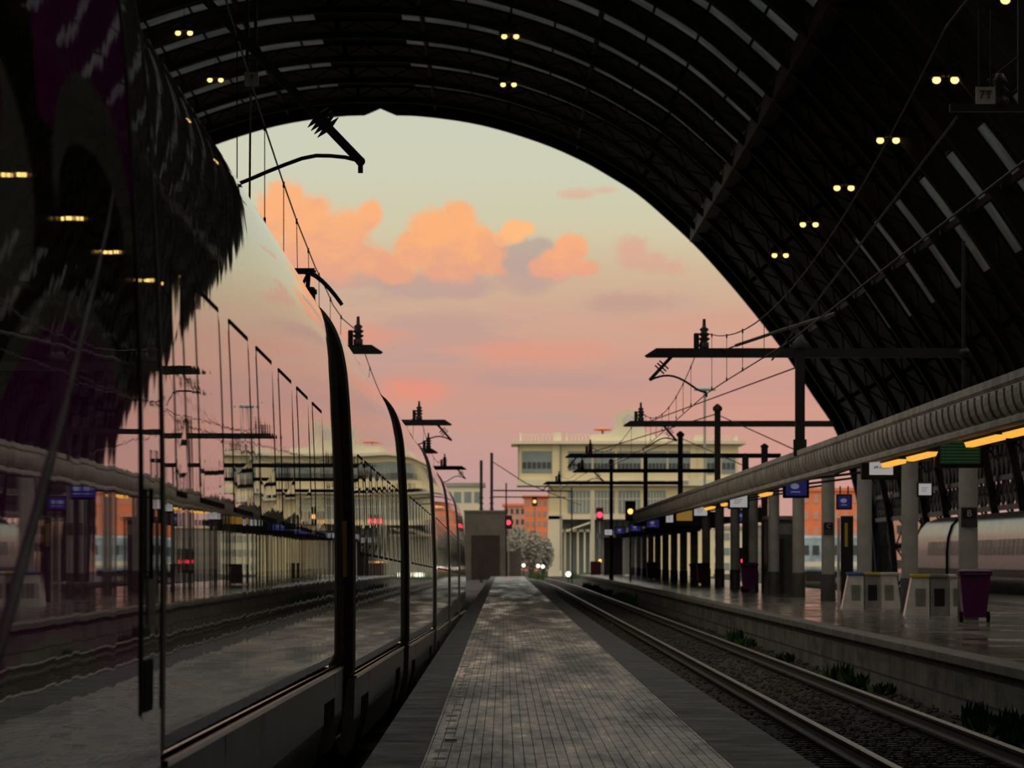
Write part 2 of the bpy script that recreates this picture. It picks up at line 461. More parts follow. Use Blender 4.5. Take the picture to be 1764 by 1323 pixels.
for i in list(range(4, NP-4, 8)):
    a = off(i, .62); pur.bar((AX+a[0], -10, a[1]), (AX+a[0], 375, a[1]), .16, .34)
for s in (-1, 1):                                # the deep walkway girder that ends the upper glazing
    i = min(range(NP), key=lambda j: abs(prof[j][0] - s*23.3)); a = off(i, .55); pur.bar((AX+a[0], -10, a[1]), (AX+a[0], 375, a[1]), .8, 1.1)
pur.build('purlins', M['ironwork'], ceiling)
# end fascia with the small peak at the crown
fa = MB(); rings = []
fine = resample(full, .6); fn = normals(fine)
pk = 27*S
mid = len(fine)//2
for i in range(len(fine)):
    u, z = fine[i]
    b = (u + fn[i][0]*2.3, z + fn[i][1]*2.3)
    zz = z + (12*S*(1 - abs(u)/pk) if abs(u) < pk else 0)
    rings.append([(AX+u,375,zz),(AX+u,375.7,zz),(AX+b[0],375.7,b[1]),(AX+b[0],375,b[1])])
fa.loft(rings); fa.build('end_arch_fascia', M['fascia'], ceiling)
moul = MB()
for dd in (.15, 1.2, 2.1):
    rr = []
    for i in range(len(fine)):
        if abs(fine[i][0]) < pk+.3 and dd < 1: 
            pass
        a = (fine[i][0]+fn[i][0]*dd, fine[i][1]+fn[i][1]*dd); b = (fine[i][0]+fn[i][0]*(dd+.16), fine[i][1]+fn[i][1]*(dd+.16))
        lift = 12*S*(1-abs(fine[i][0])/pk) if (abs(fine[i][0]) < pk and dd < 1) else 0
        rr.append([(AX+a[0],374.82,a[1]+lift),(AX+a[0],375,a[1]+lift),(AX+b[0],375,b[1]+lift),(AX+b[0],374.82,b[1]+lift)])
    moul.loft(rr)
moul.build('fascia_moulding', M['fascia'], ceiling)
# lattice girders between the feet of the ribs on the right side
XR = AX + 838*S
gi = MB()
for zc in (4.6, 6.2, 8.6): gi.bar((XR,-7.4,zc), (XR,7.4,zc), .3, .28)
n = 6
for k in range(n):
    y0, y1 = -7.4 + 14.8*k/n, -7.4 + 14.8*(k+1)/n
    gi.bar((XR,y0,4.6), (XR,y1,6.2), .12, .12); gi.bar((XR,y1,4.6), (XR,y0,6.2), .12, .12)
    gi.bar((XR,y0,6.2), (XR,y1,8.6), .12, .12); gi.bar((XR,y1,6.2), (XR,y0,8.6), .12, .12); gi.bar((XR,y0,4.6), (XR,y0,8.6), .14, .14)
g0 = gi.build('lattice_girder', M['iron'], ceiling, loc=(0,0,0)); g0.location = (-AX, 357.5-375, 0)
for k in range(1, 16):
    c = g0.copy(); COL.objects.link(c); c.location = (-AX, 357.5 - 15*k - 375, 0)
# lower side vault
sv = MB(); pts = [(XR + 2.2 + 12 - 12*math.cos(math.pi*k/24), 6.5 + 8.5*math.sin(math.pi*k/24)) for k in range(25)]
for a0, a1 in ((0,5),(19,24)): sv.loft([[(x, -10, z) for x, z in pts[a0:a1+1]], [(x, 375, z) for x, z in pts[a0:a1+1]]], closed=False, caps=False)
for y0, y1 in ((-10,40),(230,375)): sv.loft([[(x, y0, z) for x, z in pts[5:20]], [(x, y1, z) for x, z in pts[5:20]]], closed=False, caps=False)
sg = MB(); sg.loft([[(x, 40, z) for x, z in pts[5:20]], [(x, 230, z) for x, z in pts[5:20]]], closed=False, caps=False); sg.build('side_vault_fill', M['fill_glass'], ceiling)  # unseen clear glazing, added to brighten the columns and white train
for d in range(0, 376, 15): sv.loft([[(x, d, z) , (x, d+.4, z), (x, d+.4, z-.8), (x, d, z-.8)] for x, z in pts])
sv.build('side_vault', M['roofsheet'], ceiling)

# walls that close the hall
w = MB(); w.loft([[(AX+x,-10.6,z) for x, z in full], [(AX+x,-10,z) for x, z in full]]); tag(w.build('wall_back', M['wallconc'], loc=(AX,-10,0)), 'masonry end wall of the hall behind the tracks', 'wall', kind='structure')
w = MB().box((AX-38.6,-10,-.5), (AX-37.6,375,9.5)); tag(w.build('wall_left', M['wallconc'], loc=(AX-38,180,0)), 'long side wall of the hall beyond the train', 'wall', kind='structure')
w = MB().box((XR+26.2,-10,-.5), (XR+27,375,9)); tag(w.build('wall_right', M['wallconc'], loc=(XR+26.5,180,0)), 'outer wall of the lower side vault', 'wall', kind='structure')
w = MB().box((XR+2,-10.6,-.5), (XR+27,-10,16)); w.build('wall_back_side', M['wallconc'], loc=(XR+14,-10,0)); tag(bpy.data.objects['wall_back_side'], 'end wall of the side vault', 'wall', kind='structure')

# ------------------------------------------------------------------ ground
gr = MB()
gx = [-900, -46, -1.2, -1.15, 2.0, 60, 1500]
gy = [-30, 20, 60, 100, 160, 330, 600, 3000]
def gz(x, y):
    if x > -1.17: return -.26
    return -.30 - .0045*max(0, min(y, 160) - 20) if x > -20 else -.5
vs = [(x, y, gz(x, y)) for y in gy for x in gx]; nx = len(gx)
gr.add(vs, [(j*nx+i, j*nx+i+1, (j+1)*nx+i+1, (j+1)*nx+i) for j in range(len(gy)-1) for i in range(nx-1)])
tag(gr.build('ground', M['ballast']), 'dark ballast ground of the station yard', 'ground', kind='structure')

# ------------------------------------------------------------------ central platform
pf = thing('platform', (.4, 170, 0), 'low narrow platform of worn brick paving between the train and the empty track', 'platform'); pf['kind'] = 'structure'
PZ = .35
p = MB()
xl = lambda y: -1.02 if y < 40 else (-1.02 - .06*(min(y,100)-40)/60)
def strip(mb, xa, xb, z0, z1, ys):
    rings = [[(xa(y),y,z0),(xb(y),y,z0),(xb(y),y,z1),(xa(y),y,z1)] for y in ys]
    mb.loft(rings)
ys = [5, 40, 70, 100, 150, 220, 300, 426]
strip(p, lambda y: xl(y)+.42, lambda y: 1.66, -.26, PZ-.005, ys); p.build('paving', M['tiles'], pf)
p = MB(); strip(p, xl, lambda y: xl(y)+.42, -.6, PZ, ys)
p.build('kerb', M['kerb'], pf)
p = MB(); strip(p, lambda y: 1.66, lambda y: 2.26 - .12*min(1,max(0,(y-40)/80)) - .3*max(0,(y-300)/126), -.3, PZ, ys); p.build('kerb', M['kerb'], pf)
# a few loose and sunken pavers along the left kerb
p = MB()
for k in range(30):
    y = 36 + k*1.7 + random.uniform(0,.8) + random.uniform(-.2,.2); x = xl(y)+.47 + random.uniform(-.02,.05)
    p.cbox((x, y, PZ-.01), (x+.1, y+random.uniform(.3,.6), PZ+random.uniform(-.003,.002)), .003)
p.build('raised_pavers', M['concrete'], pf)
lit = MB(); q = at(777, 1276, 41.6); lit.cbox((q.x-.05, 41.5, PZ), (q.x+.05, 41.62, PZ+.02), .005)
tag(lit.build('paper_scrap', M['white'], loc=(q.x,41.5,PZ)), 'small white scrap of paper lying on the brick paving', 'litter')

# ------------------------------------------------------------------ rails
def rail_poly(x): return [(x-.07,-.17),(x+.07,-.17),(x+.07,-.15),(x+.012,-.13),(x+.012,-.045),(x-.012,-.045),(x-.012,-.13),(x-.07,-.15)]
def head_poly(x): return [(x-.036,-.045),(x+.036,-.045),(x+.036,-.012),(x+.026,0),(x-.026,0),(x-.036,-.012)]
def curve_x(y): return 0.0 if y < 300 else -((y-300)**2)/25000.0
def track(xc, y0, y1, label, slope=0, nsleep=100, zo=0.0):
    t = thing('railway_track', (xc, (y0+y1)/2, 0), label, 'railway track')
    yy = [y0] + [v for v in range(int(y0)+10, int(y1), 10)] + [y1]
    zf = lambda y: zo - slope*max(0, y-20)
    for s in (-.7525, .7525):
        m_ = MB(); m_.loft([[(x+curve_x(y), y, z+zf(y)) for x, z in rail_poly(xc+s)] for y in yy]); r = m_.build('rail', M['rust'], t)
        m_ = MB(); m_.loft([[(x+curve_x(y), y, z+zf(y)) for x, z in head_poly(xc+s)] for y in yy]); h = m_.build('running_surface', M['steel'], None); 
        h.parent = r; h.matrix_parent_inverse = Matrix.Identity(4); h.location = (-xc, -(y0+y1)/2, 0)
        h['label'] = 'shiny worn rail head'
    if nsleep:
        ms = MB().cbox((-1.3,-.12,-.13), (1.3,.12,.03), .02); first = None; rest = MB()
        for k in range(int((y1-y0)/.62)):
            y = y0 + .62*k
            if y < 44: continue
            if nsleep > 0:
                if first is None: o = first = ms.build('sleeper', M['sleeper'], t, local=True)
                else: o = first.copy(); COL.objects.link(o)
                o.location = (curve_x(y), y-(y0+y1)/2, -.272); nsleep -= 1
            else: rest.box((xc-1.3+curve_x(y), y-.12, -.34), (xc+1.3+curve_x(y), y+.12, -.242))
        if rest.v: tag(rest.build('sleepers', M['sleeper'], t), kind='stuff')
    return t
track(4.25, 10, 470, 'empty railway track with shiny rails between the two platforms')
track(-2.80, 5, 250, 'railway track in the dark under the train', slope=.0050, nsleep=0, zo=-.10)
track(15.1, 10, 500, 'railway track beyond the canopied platform', nsleep=0)

# ballast stones
st = MB()
def stone(x, y, z, r):
    a = [Vector((random.uniform(-1,1),random.uniform(-1,1),random.uniform(-.7,1))).normalized()*r*random.uniform(.7,1.2) for _ in range(6)]
    c = Vector((x,y,z)); s6 = [c+Vector((r,0,0))*random.uniform(.6,1.2), c+Vector((0,r,0))*random.uniform(.6,1.2), c-Vector((r,0,0))*random.uniform(.6,1.2), c-Vector((0,r,0))*random.uniform(.6,1.2), c+Vector((0,0,r))*random.uniform(.5,1), c-Vector((0,0,r))*.5]
    st.add(s6, [(0,1,4),(1,2,4),(2,3,4),(3,0,4),(1,0,5),(2,1,5),(3,2,5),(0,3,5)])
for _ in range(5200):
    y = 44 + 130*random.random()**1.7; x = random.choice([random.uniform(2.35,3.4), random.uniform(3.6,4.9), random.uniform(3.6,4.9), random.uniform(5.05,6.0)])
    stone(x, y, -.235+random.uniform(0,.03), random.uniform(.02,.05))
tag(st.build('ballast_gravel', M['stone']), 'loose dark ballast stones between and beside the rails', 'gravel', kind='stuff')

# ------------------------------------------------------------------ right platform
rp = thing('platform', (9.7, 200, 0), 'long canopied platform with a polished stone floor and block edge wall', 'platform'); rp['kind'] = 'structure'
PR = .58
MB().box((6.3,30,PR-.12), (13.1,398,PR)).build('polished_floor', M['polished'], rp)
m_ = MB()
for k in range(41):
    y = 30 + 9*k; m_.cbox((5.93, y+.01, PR-.13), (6.3, min(y+8.99, 398), PR+.004), .015)
m_.build('edge_coping', M['coping'], rp)
MB().box((6.02,30,-.3), (6.4,398,PR-.12)).build('edge_wall', M['blocks'], rp)
MB().box((13.1,30,-.3), (13.4,398,PR)).build('edge_wall', M['blocks'], rp)
MB().box((6.4,397.6,-.3), (13.1,398,PR-.12)).build('edge_wall', M['blocks'], rp)
# second, farther platform
p2 = MB().box((17.2,120,-.3), (21.0,330,.35)); tag(p2.build('platform', M['concrete'], loc=(19,200,0)), 'low grey platform strip in front of the white train', 'platform', kind='structure')

# ------------------------------------------------------------------ canopy
can = thing('platform_canopy', (9.7, 145, PR), 'long grey fluted canopy edge beam carried on a row of round columns', 'platform canopy')
C0, C1, FX = 44.8, 243.0, 6.2
fprof = [(0,4.13),(0,4.03),(.035,3.985),(.015,3.93),(.02,3.85),(.045,3.75),(.09,3.67),(.13,3.635),(.10,3.60),(.10,3.54)]
nseg = 13; L = (C1-C0)/nseg
pan = MB()
outer = [(x, z) for x, z in fprof]
pan.loft([[(FX+x, y, z) for x, z in outer] + [(FX+.42, y, 3.56), (FX+.42, y, 4.13)] for y in (.04, L-.04)])
fin = MB(); nf = 15
for k in range(nf):
    y = (k+.65)*(L-.5)/nf
    rr = []
    for x, z in [(.0,3.965),(.0,3.93),(.0,3.85),(.02,3.75),(.06,3.67),(.10,3.64)]:
        rr.append([(FX+x-.008, y, z), (FX+x-.008, y+.13, z), (FX+x+.1, y+.16, z), (FX+x+.1, y, z)])
    fin.loft(rr)
proto = None
for s in range(nseg):
    if proto is None:
        pan.add(fin.v, fin.f); proto = pan.build('fascia_panel', M['canopyconc'], can, local=True)
        o = proto
    else:
        o = copy_tree(proto)
        o.parent = can
    o.location = (-9.7, C0 + L*s - 145, -PR)
MB().prism([(FX+.3,4.13),(FX+.3,4.0),(7.7,4.06),(7.7,4.19)], C0, C1).build('roof_slab', M['concrete'], can)
MB().box((9.62,C0,4.45), (9.78,C1,4.6)).build('tie_beam', M['grey'], can)
MB().box((FX+.02,C1,3.4), (10.2,C1+.3,4.1)).build('end_beam', M['sleeve'], can)
COLS = [105.5 + 15.2*k for k in range(-4, 20)]
for d in COLS:
    if d < C1:
        MB().bar((FX+.4,d,3.9),(9.7,d,4.45),.07,.07).bar((FX+.4,d,3.66),(9.7,d,4.05),.06,.06).bar((FX+.5,d,3.7),(7.9,d,4.12),.05,.05).bar((7.9,d,3.86),(9.4,d,4.38),.05,.05).build('bracket', M['dark'], can)
cproto = None
def column(d, parent, top, ox):
    global cproto
    if cproto is None:
        m_ = MB().lathe([(.2,0),(.2,3.95),(.21,4.05)], 20); cproto = m_.build('column', M['column'], parent, local=True)
        MB().lathe([(.225,0),(.225,.78),(.205,.8)], 20).build('base_sleeve', M['sleeve'], cproto, local=True)
        o = cproto
    else: o = copy_tree(cproto); o.parent = parent
    o.location = (9.7-ox, d - parent.location.y, 0); o.scale.z = top; return o
for d in COLS:
    if d < C1: column(d, can, 1, 9.7)
sh = thing('platform_shelter', (9.7, 320, PR), 'lower dark flat shelter roof continuing the canopy on more columns', 'platform shelter')
MB().box((8.3,247,3.62), (11.4,389,3.9)).build('roof_slab', M['sleeve'], sh)
for d in COLS:
    if d >= C1 and d < 388: MB().box((8.4,d-.12,3.4), (11.2,d+.12,3.62)).build('cross_beam', M['sleeve'], sh); column(d, sh, .75, 9.7)

# signs on the columns
def plate(d, z, w, h, txt, label):
    t = thing('platform_plate', (9.7, d-.21, z), label, 'sign')
    MB().cbox((9.7-w/2, d-.235, z), (9.7+w/2, d-.205, z+h), .01).build('panel', M['sleeve'], t)
    MB().box((9.7-w/2+.03, d-.238, z+h*.42), (9.7+w/2-.03, d-.2355, z+h-.03)).build('face', M['dark'], t)
    text_mesh(txt, h*.45, M['white'], 'lettering', t, (0, -.03, h*.68), .002)
plate(105.5, 2.5, .34, .42, 'B', 'small square sector sign on the nearest visible column')
plate(150.9+.2, 2.55, .3, .38, 'C', 'small square sector sign on the column left of the tall dark totem')

# fluorescent lights under the canopy edge
tubes = [(1727,1669,749,725),(1790,1735,736,712),(1608,1568,781,765),(1556,1524,789,776),(1327,1312,845,836),(1254,1245,861,852),(1229,1216,867,858)]
names = ['second glowing orange strip light from the frame edge, above the green departure board', 'glowing orange strip light cut off by the right frame edge',
         'glowing orange strip light beside the green departure board', 'glowing yellow strip light behind the white ticket-logo screen', 'orange strip light under the canopy beyond the first blue screen',
         'round-looking orange strip light left of the small white screen', 'farthest orange strip light under the canopy near the amber screen']
for (xa, xb, ya, yb), lb in zip(tubes, names):
    X = 6.75; da, db = X*F/(xa-VX), X*F/(xb-VX)
    t = thing('strip_light', (X, (da+db)/2, 3.5), lb, 'light', 'strip lights under the canopy edge')
    MB().cbox((X-.09, da, 3.53), (X+.09, db, 3.62), .02).build('housing', M['grey'], t)
    mb = MB(); y0, y1 = da+.1, db-.1
    mb.loft([[(X-.08,y,3.53),(X+.08,y,3.53),(X+.05,y,3.46),(X-.05,y,3.46)] for y in (y0, y1)]); mb.build('diffuser', M['tube'], t)
    for yh in (da+.4, db-.4): MB().bar((X, yh, 3.6), (X, yh, 4.0), .03, .03).build('hanger', M['dark'], t)

# hanging displays
def display(px0, px1, py0, py1, h, kind, label, facing=.28):
    d = h*F/(py1-0) if False else None
def display(px0, px1, py0, py1, zb, kind, label):
    d = (zb-HC)*F/(VY-py1)
    a, b = at(px0, py1, d), at(px1, py0, d)
    w, hh = b.x-a.x, b.z-a.z; cx = (a.x+b.x)/2
    t = thing('information_display', (cx, d, a.z), label, 'display', 'hanging displays on the canopied platform')
    MB().cbox((a.x, d, a.z), (b.x, d+.22, b.z), .02).build('housing', M['dark'], t)
    fx, fz = .10*w if kind != 'logo' else .2*w, .12*hh if kind != 'logo' else .2*hh
    scr = {'logo':'screen_white','white':'screen_white','blue':'screen_blue','green':'screen_green','amber':'screen_amber','off':'dark'}[kind]
    MB().box((a.x+fx, d-.012, a.z+fz), (b.x-fx, d+.001, b.z-fz)).build('screen', M[scr], t)
    if kind == 'logo':
        m_ = MB(); zc = a.z+hh*.5
        for k in range(2):
            x = cx - w*.19 + k*w*.05; m_.prism([(x,zc-.03*hh),(x+.03*w,zc-.03*hh),(x+.07*w,zc+.08*hh),(x+.03*w,zc+.08*hh)], d-.016, d-.012)
        for k in range(2): m_.box((cx-.08*w, d-.016, zc-.0*hh+k*.06*hh-.03*hh), (cx+(.08 if k else .2)*w, d-.012, zc+.02*hh+k*.06*hh-.03*hh))
        m_.build('screen_mark', M['logo_dark'], t)
    elif kind == 'white':
        m_ = MB()
        for k in range(3): m_.box((cx-.22*w, d-.016, a.z+hh*(.35+.12*k)), (cx+(.05+.06*k)*w, d-.012, a.z+hh*(.38+.12*k)))
        m_.build('text_rows', M['logo_dark'], t)
    elif kind == 'green':
        m_ = MB()
        for k in range(7): m_.box((a.x+fx+.03*w, d-.016, a.z+fz+hh*(.05+.1*k)), (b.x-fx-.03*w, d-.012, a.z+fz+hh*(.05+.1*k)+hh*(.035 if k < 6 else .08)))
        m_.build('timetable_rows', M['screen_greenline'], t)
    elif kind == 'blue':
        m_ = MB(); rr = .14*hh
        m_.prism([(cx+rr*1.5*math.cos(k*math.pi/8)-.05*w, a.z+hh*.58+rr*math.sin(k*math.pi/8)) for k in range(16)], d-.016, d-.012)
        m_.box((cx-.2*w, d-.016, a.z+hh*.28), (cx+.15*w, d-.012, a.z+hh*.33)); m_.build('emblem', M['screen_globe'], t)
    zt = 4.0
    for s in (.25, .75): MB().bar((a.x+w*s, d+.1, b.z-.02), (a.x+w*s, d+.1, max(zt, b.z+.1)), .04, .04).build('hanger', M['dark'], t)
    return t
display(1610,1698,750,806,3.3,'green','green departure board in a wide black case, rightmost of the hanging displays')
display(1484,1552,786,826,3.25,'logo','black boxed white screen with a small logo, left of the green departure board')
display(1349,1394,823,858,3.3,'blue','blue screen with pale emblem hanging in front of a column at mid platform')
display(1441,1468,851,878,3.3,'blue','blue screen with pale emblem beside the orange building')
display(1580,1607,830,856,3.3,'white','small white screen between the two nearest columns')
display(1254,1291,850,877,3.3,'white','white screen left of the large blue screen, on the track side')
display(1193,1221,868,891,3.3,'white','white screen next to the amber screen')
display(1162,1196,875,900,3.3,'amber','amber lettered display near the canopy end')
display(1146,1161,884,902,3.25,'white','small white screen left of the amber display')
display(1112,1138,893,911,3.2,'blue','dim blue screen just left of the small white one')
display(1083,1106,901,917,3.2,'blue','dim blue screen under the far end of the canopy')
display(1058,1078,907,921,3.2,'blue','dim blue screen, second farthest of the row')
display(1040,1056,911,923,3.2,'white','farthest tiny pale display above the dark kiosk')
display(1272,1288,878,902,3.2,'blue','small blue screen half hidden behind a column over the red lamp')
display(1305,1322,874,900,3.3,'off','black switched-off display between two columns')

# bins, recycling stands, kiosks
def wheeled_bin(x, d, label, s=1.0, col='purple'):
    t = thing('wheeled_bin', (x, d, PR), label, 'bin', 'wheeled bins on the platform')
    b = MB(); z0, z1 = .10*s, .92*s
    def ring(z, w, dp): return [(x-w, d-dp, PR+z),(x+w, d-dp, PR+z),(x+w, d+dp, PR+z),(x-w, d+dp, PR+z)]
    b.loft([ring(z0,.22*s,.22*s), ring(z1*.5,.26*s,.26*s), ring(z1,.30*s,.30*s), ring(z1+.03*s,.33*s,.33*s), ring(z1+.06*s,.33*s,.33*s)]); b.build('body', M[col], t)
    l = MB(); l.loft([ring(z1+.06*s,.335*s,.335*s), ring(z1+.10*s,.335*s,.335*s), ring(z1+.14*s,.22*s,.2*s)]); l.build('lid', M[col], t)
    for sx in (-1, 1):
        wv = MB(); n = 14
        wv.loft([[(xx, d-.12*s+.11*s*math.cos(2*math.pi*k/n), PR+.11*s+.11*s*math.sin(2*math.pi*k/n)) for k in range(n)] for xx in (x+sx*.27*s-.03, x+sx*.27*s+.03)])
        wv.build('wheel', M['rubber'], t)
    MB().tube([(x-.24*s,d-.36*s,PR+.95*s),(x+.24*s,d-.36*s,PR+.95*s)], .018, 8).build('handle', M['dark'], t)
    return t
def xat(px, d): return (px-VX)*d/F
wheeled_bin(xat(1678,100.5), 100.5, 'purple wheeled bin at the right, beside the nearest column', 1.0)
wheeled_bin(xat(1290,190), 190, 'dark purple wheeled bin below the small red lamp, among the mid columns', 1.05)
wheeled_bin(xat(1211,238), 238, 'maroon wheeled bin between two mid columns', 1.0, 'maroon')
wheeled_bin(xat(1199,240), 240, 'maroon bin half hidden behind its neighbour at mid platform', .98, 'maroon')
wheeled_bin(xat(1122,300), 300, 'maroon wheeled bin at the foot of the far columns', 1.0, 'maroon')
def recycling(x, d, cols, label):
    t = thing('recycling_stand', (x, d, PR), label, 'recycling bin', 'recycling stands on the platform')
    w = .42; n = len(cols)
    for k, c in enumerate(cols):
        x0 = x + (k-n/2)*w; x1 = x0 + w - .03
        b = MB(); fl = .16 if k == 0 else .0; fr = .10 if k == n-1 else 0
        b.loft([[(x0-fl,d-.28,PR),(x1+fr,d-.28,PR),(x1+fr,d+.28,PR),(x0-fl,d+.28,PR)], [(x0,d-.2,PR+.84),(x1,d-.2,PR+.84),(x1,d+.2,PR+.84),(x0,d+.2,PR+.84)]]); bb = b.build('body', M['white'] if k != 1 else M['grey'], t)
        b = MB(); b.cbox((x0-.03,d-.24,PR+.84), (x1+.03,d+.24,PR+.92), .02); b.build('lid', M[c], t)
        b = MB(); b.box((x0+.08,d-.262,PR+.2), (x1-.08,d-.235,PR+.6)); b.build('opening', M['dark'] if k == 1 else M['grey'], t)
    return t
recycling(xat(1503,128), 128, ['bluep','yellowp','white'], 'three-part recycling stand with blue, yellow and white lids')
recycling(xat(1618,112.5), 112.5, ['yellowp','grey','white'], 'recycling stand with a yellow flap beside the purple bin')
# totem
d = 140; a, b = xat(1449,d), xat(1470,d)
t = thing('information_totem', ((a+b)/2, d, PR), 'tall black totem with a yellow strip between two columns', 'totem')
MB().cbox((a,d,PR), (b,d+.3,PR+2.45), .02).build('body', M['dark'], t)
MB().box((a+.1,d-.01,PR+1.6), (a+.18,d+.001,PR+2.25)).build('strip', M['yellowp'], t)
MB().cbox((a-.1,d+.02,PR), (a-.03,d+.2,PR+2.4), .01).build('side_post', M['white'], t)
# booth
d = 186; a, b = xat(1322,d), xat(1366,d)
t = thing('platform_booth', ((a+b)/2, d+1.2, PR), 'dark square booth standing behind the mid columns', 'booth')
MB().box((a,d,PR), (b,d+2.4,PR+2.7)).build('body', M['sleeve'], t)
MB().box((a-.06,d-.06,PR+2.7), (b+.06,d+2.46,PR+2.84)).build('roof', M['grey'], t)
MB().box((a+.2,d-.03,PR), (a+.6,d+.001,PR+2)).build('door', M['dark'], t)
MB().box((a+.05,d-.02,PR+2.15), (b-.05,d+.001,PR+2.55)).build('sign_panel', M['grey'], t)
# kiosk at the platform end
d = 392; a, b = xat(1037,d), xat(1076,d)
t = thing('kiosk', ((a+b)/2, d+1, PR), 'black open-fronted kiosk at the far platform end', 'kiosk')
MB().box((a,d+.3,PR), (b,d+2.4,PR+2.9)).build('body', M['dark'], t)
MB().box((a-.3,d-.2,PR+2.9), (b+.1,d+2.6,PR+3.2)).build('roof', M['grey'], t)
for x in (a, b-.15): MB().box((x,d-.05,PR), (x+.15,d+.1,PR+2.9)).build('post', M['column'], t)
d = 394; a, b = xat(1017,d), xat(1035,d)
t = MB().cbox((a,d,PR), (b,d+.8,PR+1.05), .04).build('equipment_box', M['maroon'], loc=((a+b)/2,d,PR)); tag(t, 'maroon box left of the far black kiosk', 'cabinet')

# ------------------------------------------------------------------ train on the left
HW = 1.45
sec = [(1.42,1.02),(1.45,1.06),(1.453,1.5),(1.453,1.95),(1.450,2.25),(1.443,2.55),(1.432,2.85),(1.418,3.15),(1.398,3.5),(1.37,3.78),(1.315,4.02),(1.215,4.22),(1.06,4.37),(.83,4.47),(.5,4.53),(0,4.55)]
def dense(p, n=4):
    q = [(2*p[0][0]-p[1][0], 2*p[0][1]-p[1][1])] + p + [(-p[-2][0], p[-2][1])]; out = []
    for i in range(1, len(q)-2):
        for k in range(n):
            t = k/n; a, b, c, d = q[i-1], q[i], q[i+1], q[i+2]
            out.append(tuple(.5*((2*b[j]) + (c[j]-a[j])*t + (2*a[j]-5*b[j]+4*c[j]-d[j])*t*t + (3*b[j]-a[j]-3*c[j]+d[j])*t**3) for j in (0,1)))
    out.append(p[-1]); return out
ds = [sec[0]] + dense(sec[1:], 4)
ring_xz = ds + [(-x, z) for x, z in ds[-2::-1]]
def hw(z):
    for (x0, z0), (x1, z1) in zip(ds, ds[1:]):
        if z0 <= z <= z1: return x0 + (x1-x0)*(z-z0)/(z1-z0+1e-9)
    return HW
def tilt(z): return hw(z)
def side_patch(mb, y0, y1, z0, z1, out, th=.012, rad=0.08, n=10, inset=0.0):
    """rounded rectangle lying on the curved body side"""
    pts = []
    for cy, cz, a0 in ((y1-rad, z0+rad, -90), (y1-rad, z1-rad, 0), (y0+rad, z1-rad, 90), (y0+rad, z0+rad, 180)):
        for k in range(4):
            a = R(a0 + 30*k); pts.append((cy+rad*math.cos(a), cz+rad*math.sin(a)))
    mb.loft([[(hw(z)+out-th, y, z) for y, z in pts], [(hw(z)+out, y, z) for y, z in pts]])
def side_grid(mb, y0, y1, z0, z1, out, n=8):
    """curved panel following the body side, with thickness"""
    zs = [z0 + (z1-z0)*k/n for k in range(n+1)]
    rings = [[(hw(z)+out, y0, z),(hw(z)+out, y1, z),(hw(z)-.03, y1, z),(hw(z)-.03, y0, z)] for z in zs]
    mb.loft(rings, smooth=False)
def car(name, L, label, paint, group, low=0.0):
    ring_b = [(x, z - low if z < 1.2 else z) for x, z in ring_xz]
    t = thing(name, (0,0,0), label, 'train car', group)
    b = MB(); e = .12
    b.loft([[(x, y, z) for x, z in ring_b] for y in (e, L-e)], closed=True, caps=True, smooth=True); b.build('body', M[paint], t, local=True)
    # end panel: dark face with raised frame and a yellow plate standing in for a lamp's reflection
    p = MB(); p.loft([[(x*.985, y, 1.06+(z-1.06)*.992) for x, z in ring_xz] for y in (e-.05, e)], closed=True, caps=True); ep = p.build('end_panel', M['endpanel'], t, local=True)
    p = MB()
    p.box((.82,e-.075,1.15), (.86,e-.05,3.6)); p.box((1.30,e-.075,1.15), (1.33,e-.05,3.6)); p.box((.82,e-.075,1.12), (1.33,e-.05,1.16)); p.build('door_frame', M['rubber'], ep, local=True)
    p = MB(); p.box((1.335,e-.08,1.9), (1.375,e-.05,2.4)); p.build('lamp_glint_plate', M['yellowp'], ep, local=True)
    g = MB(); g.loft([[(x*.80, y, 1.1+(z-1.06)*.86) for x, z in ring_xz] for y in (-e, e)], closed=True, caps=True); g.build('gangway', M['rubber'], t, local=True)
    # skirts with bogie openings
    ya, yb = 2.3, 4.9
    for y0, y1 in ((e, ya), (yb, L-yb), (L-ya, L-e)):
        s_ = MB()
        s_.loft([[(1.36,y,.30),(1.435,y,.62-low*.5),(1.445,y,.99-low),(1.38,y,.99-low),(1.30,y,.32)] for y in (y0, y1)]); s_.build('skirt', M['skirt'], t, local=True)
        s_ = MB(); s_.loft([[(-1.36,y,.38),(-1.30,y,.4),(-1.38,y,.99),(-1.445,y,.99),(-1.435,y,.62)] for y in (y0, y1)])
        s_.build('skirt', M['skirt'], t, local=True)
    for y0, y1 in ((ya, yb), (L-yb, L-ya)): MB().box((1.36,y0,.78-low), (1.44,y1,.99-low)).build('bogie_valance', M['skirt'], t, local=True)
    MB().bar((1.448,e,1.006-low), (1.448,L-e,1.006-low), .03, .026).build('sill_strip', M['silver'], t, local=True)
    MB().box((-1.25,e,.55), (1.25,L-e,1.02)).build('underframe', M['under'], t, local=True)
    for yc in (3.6, L-3.6):
        f = MB(); f.box((-1.1,yc-1.5,.42), (-.95,yc+1.5,.62)); f.box((.95,yc-1.5,.42), (1.1,yc+1.5,.62)); f.box((-1,yc-.2,.4), (1,yc+.2,.6))
        bo = f.build('bogie', M['under'], t, local=True)
        for sy in (-.95, .95):
            for sx in (-.76, .76):
                w_ = MB(); w_.loft([[(sx+q, yc+sy+.44*math.cos(k*math.pi/10), .44+.44*math.sin(k*math.pi/10)) for k in range(20)] for q in (-.06, .06)]); w_.build('wheel', M['under'], bo, local=True)
    return t
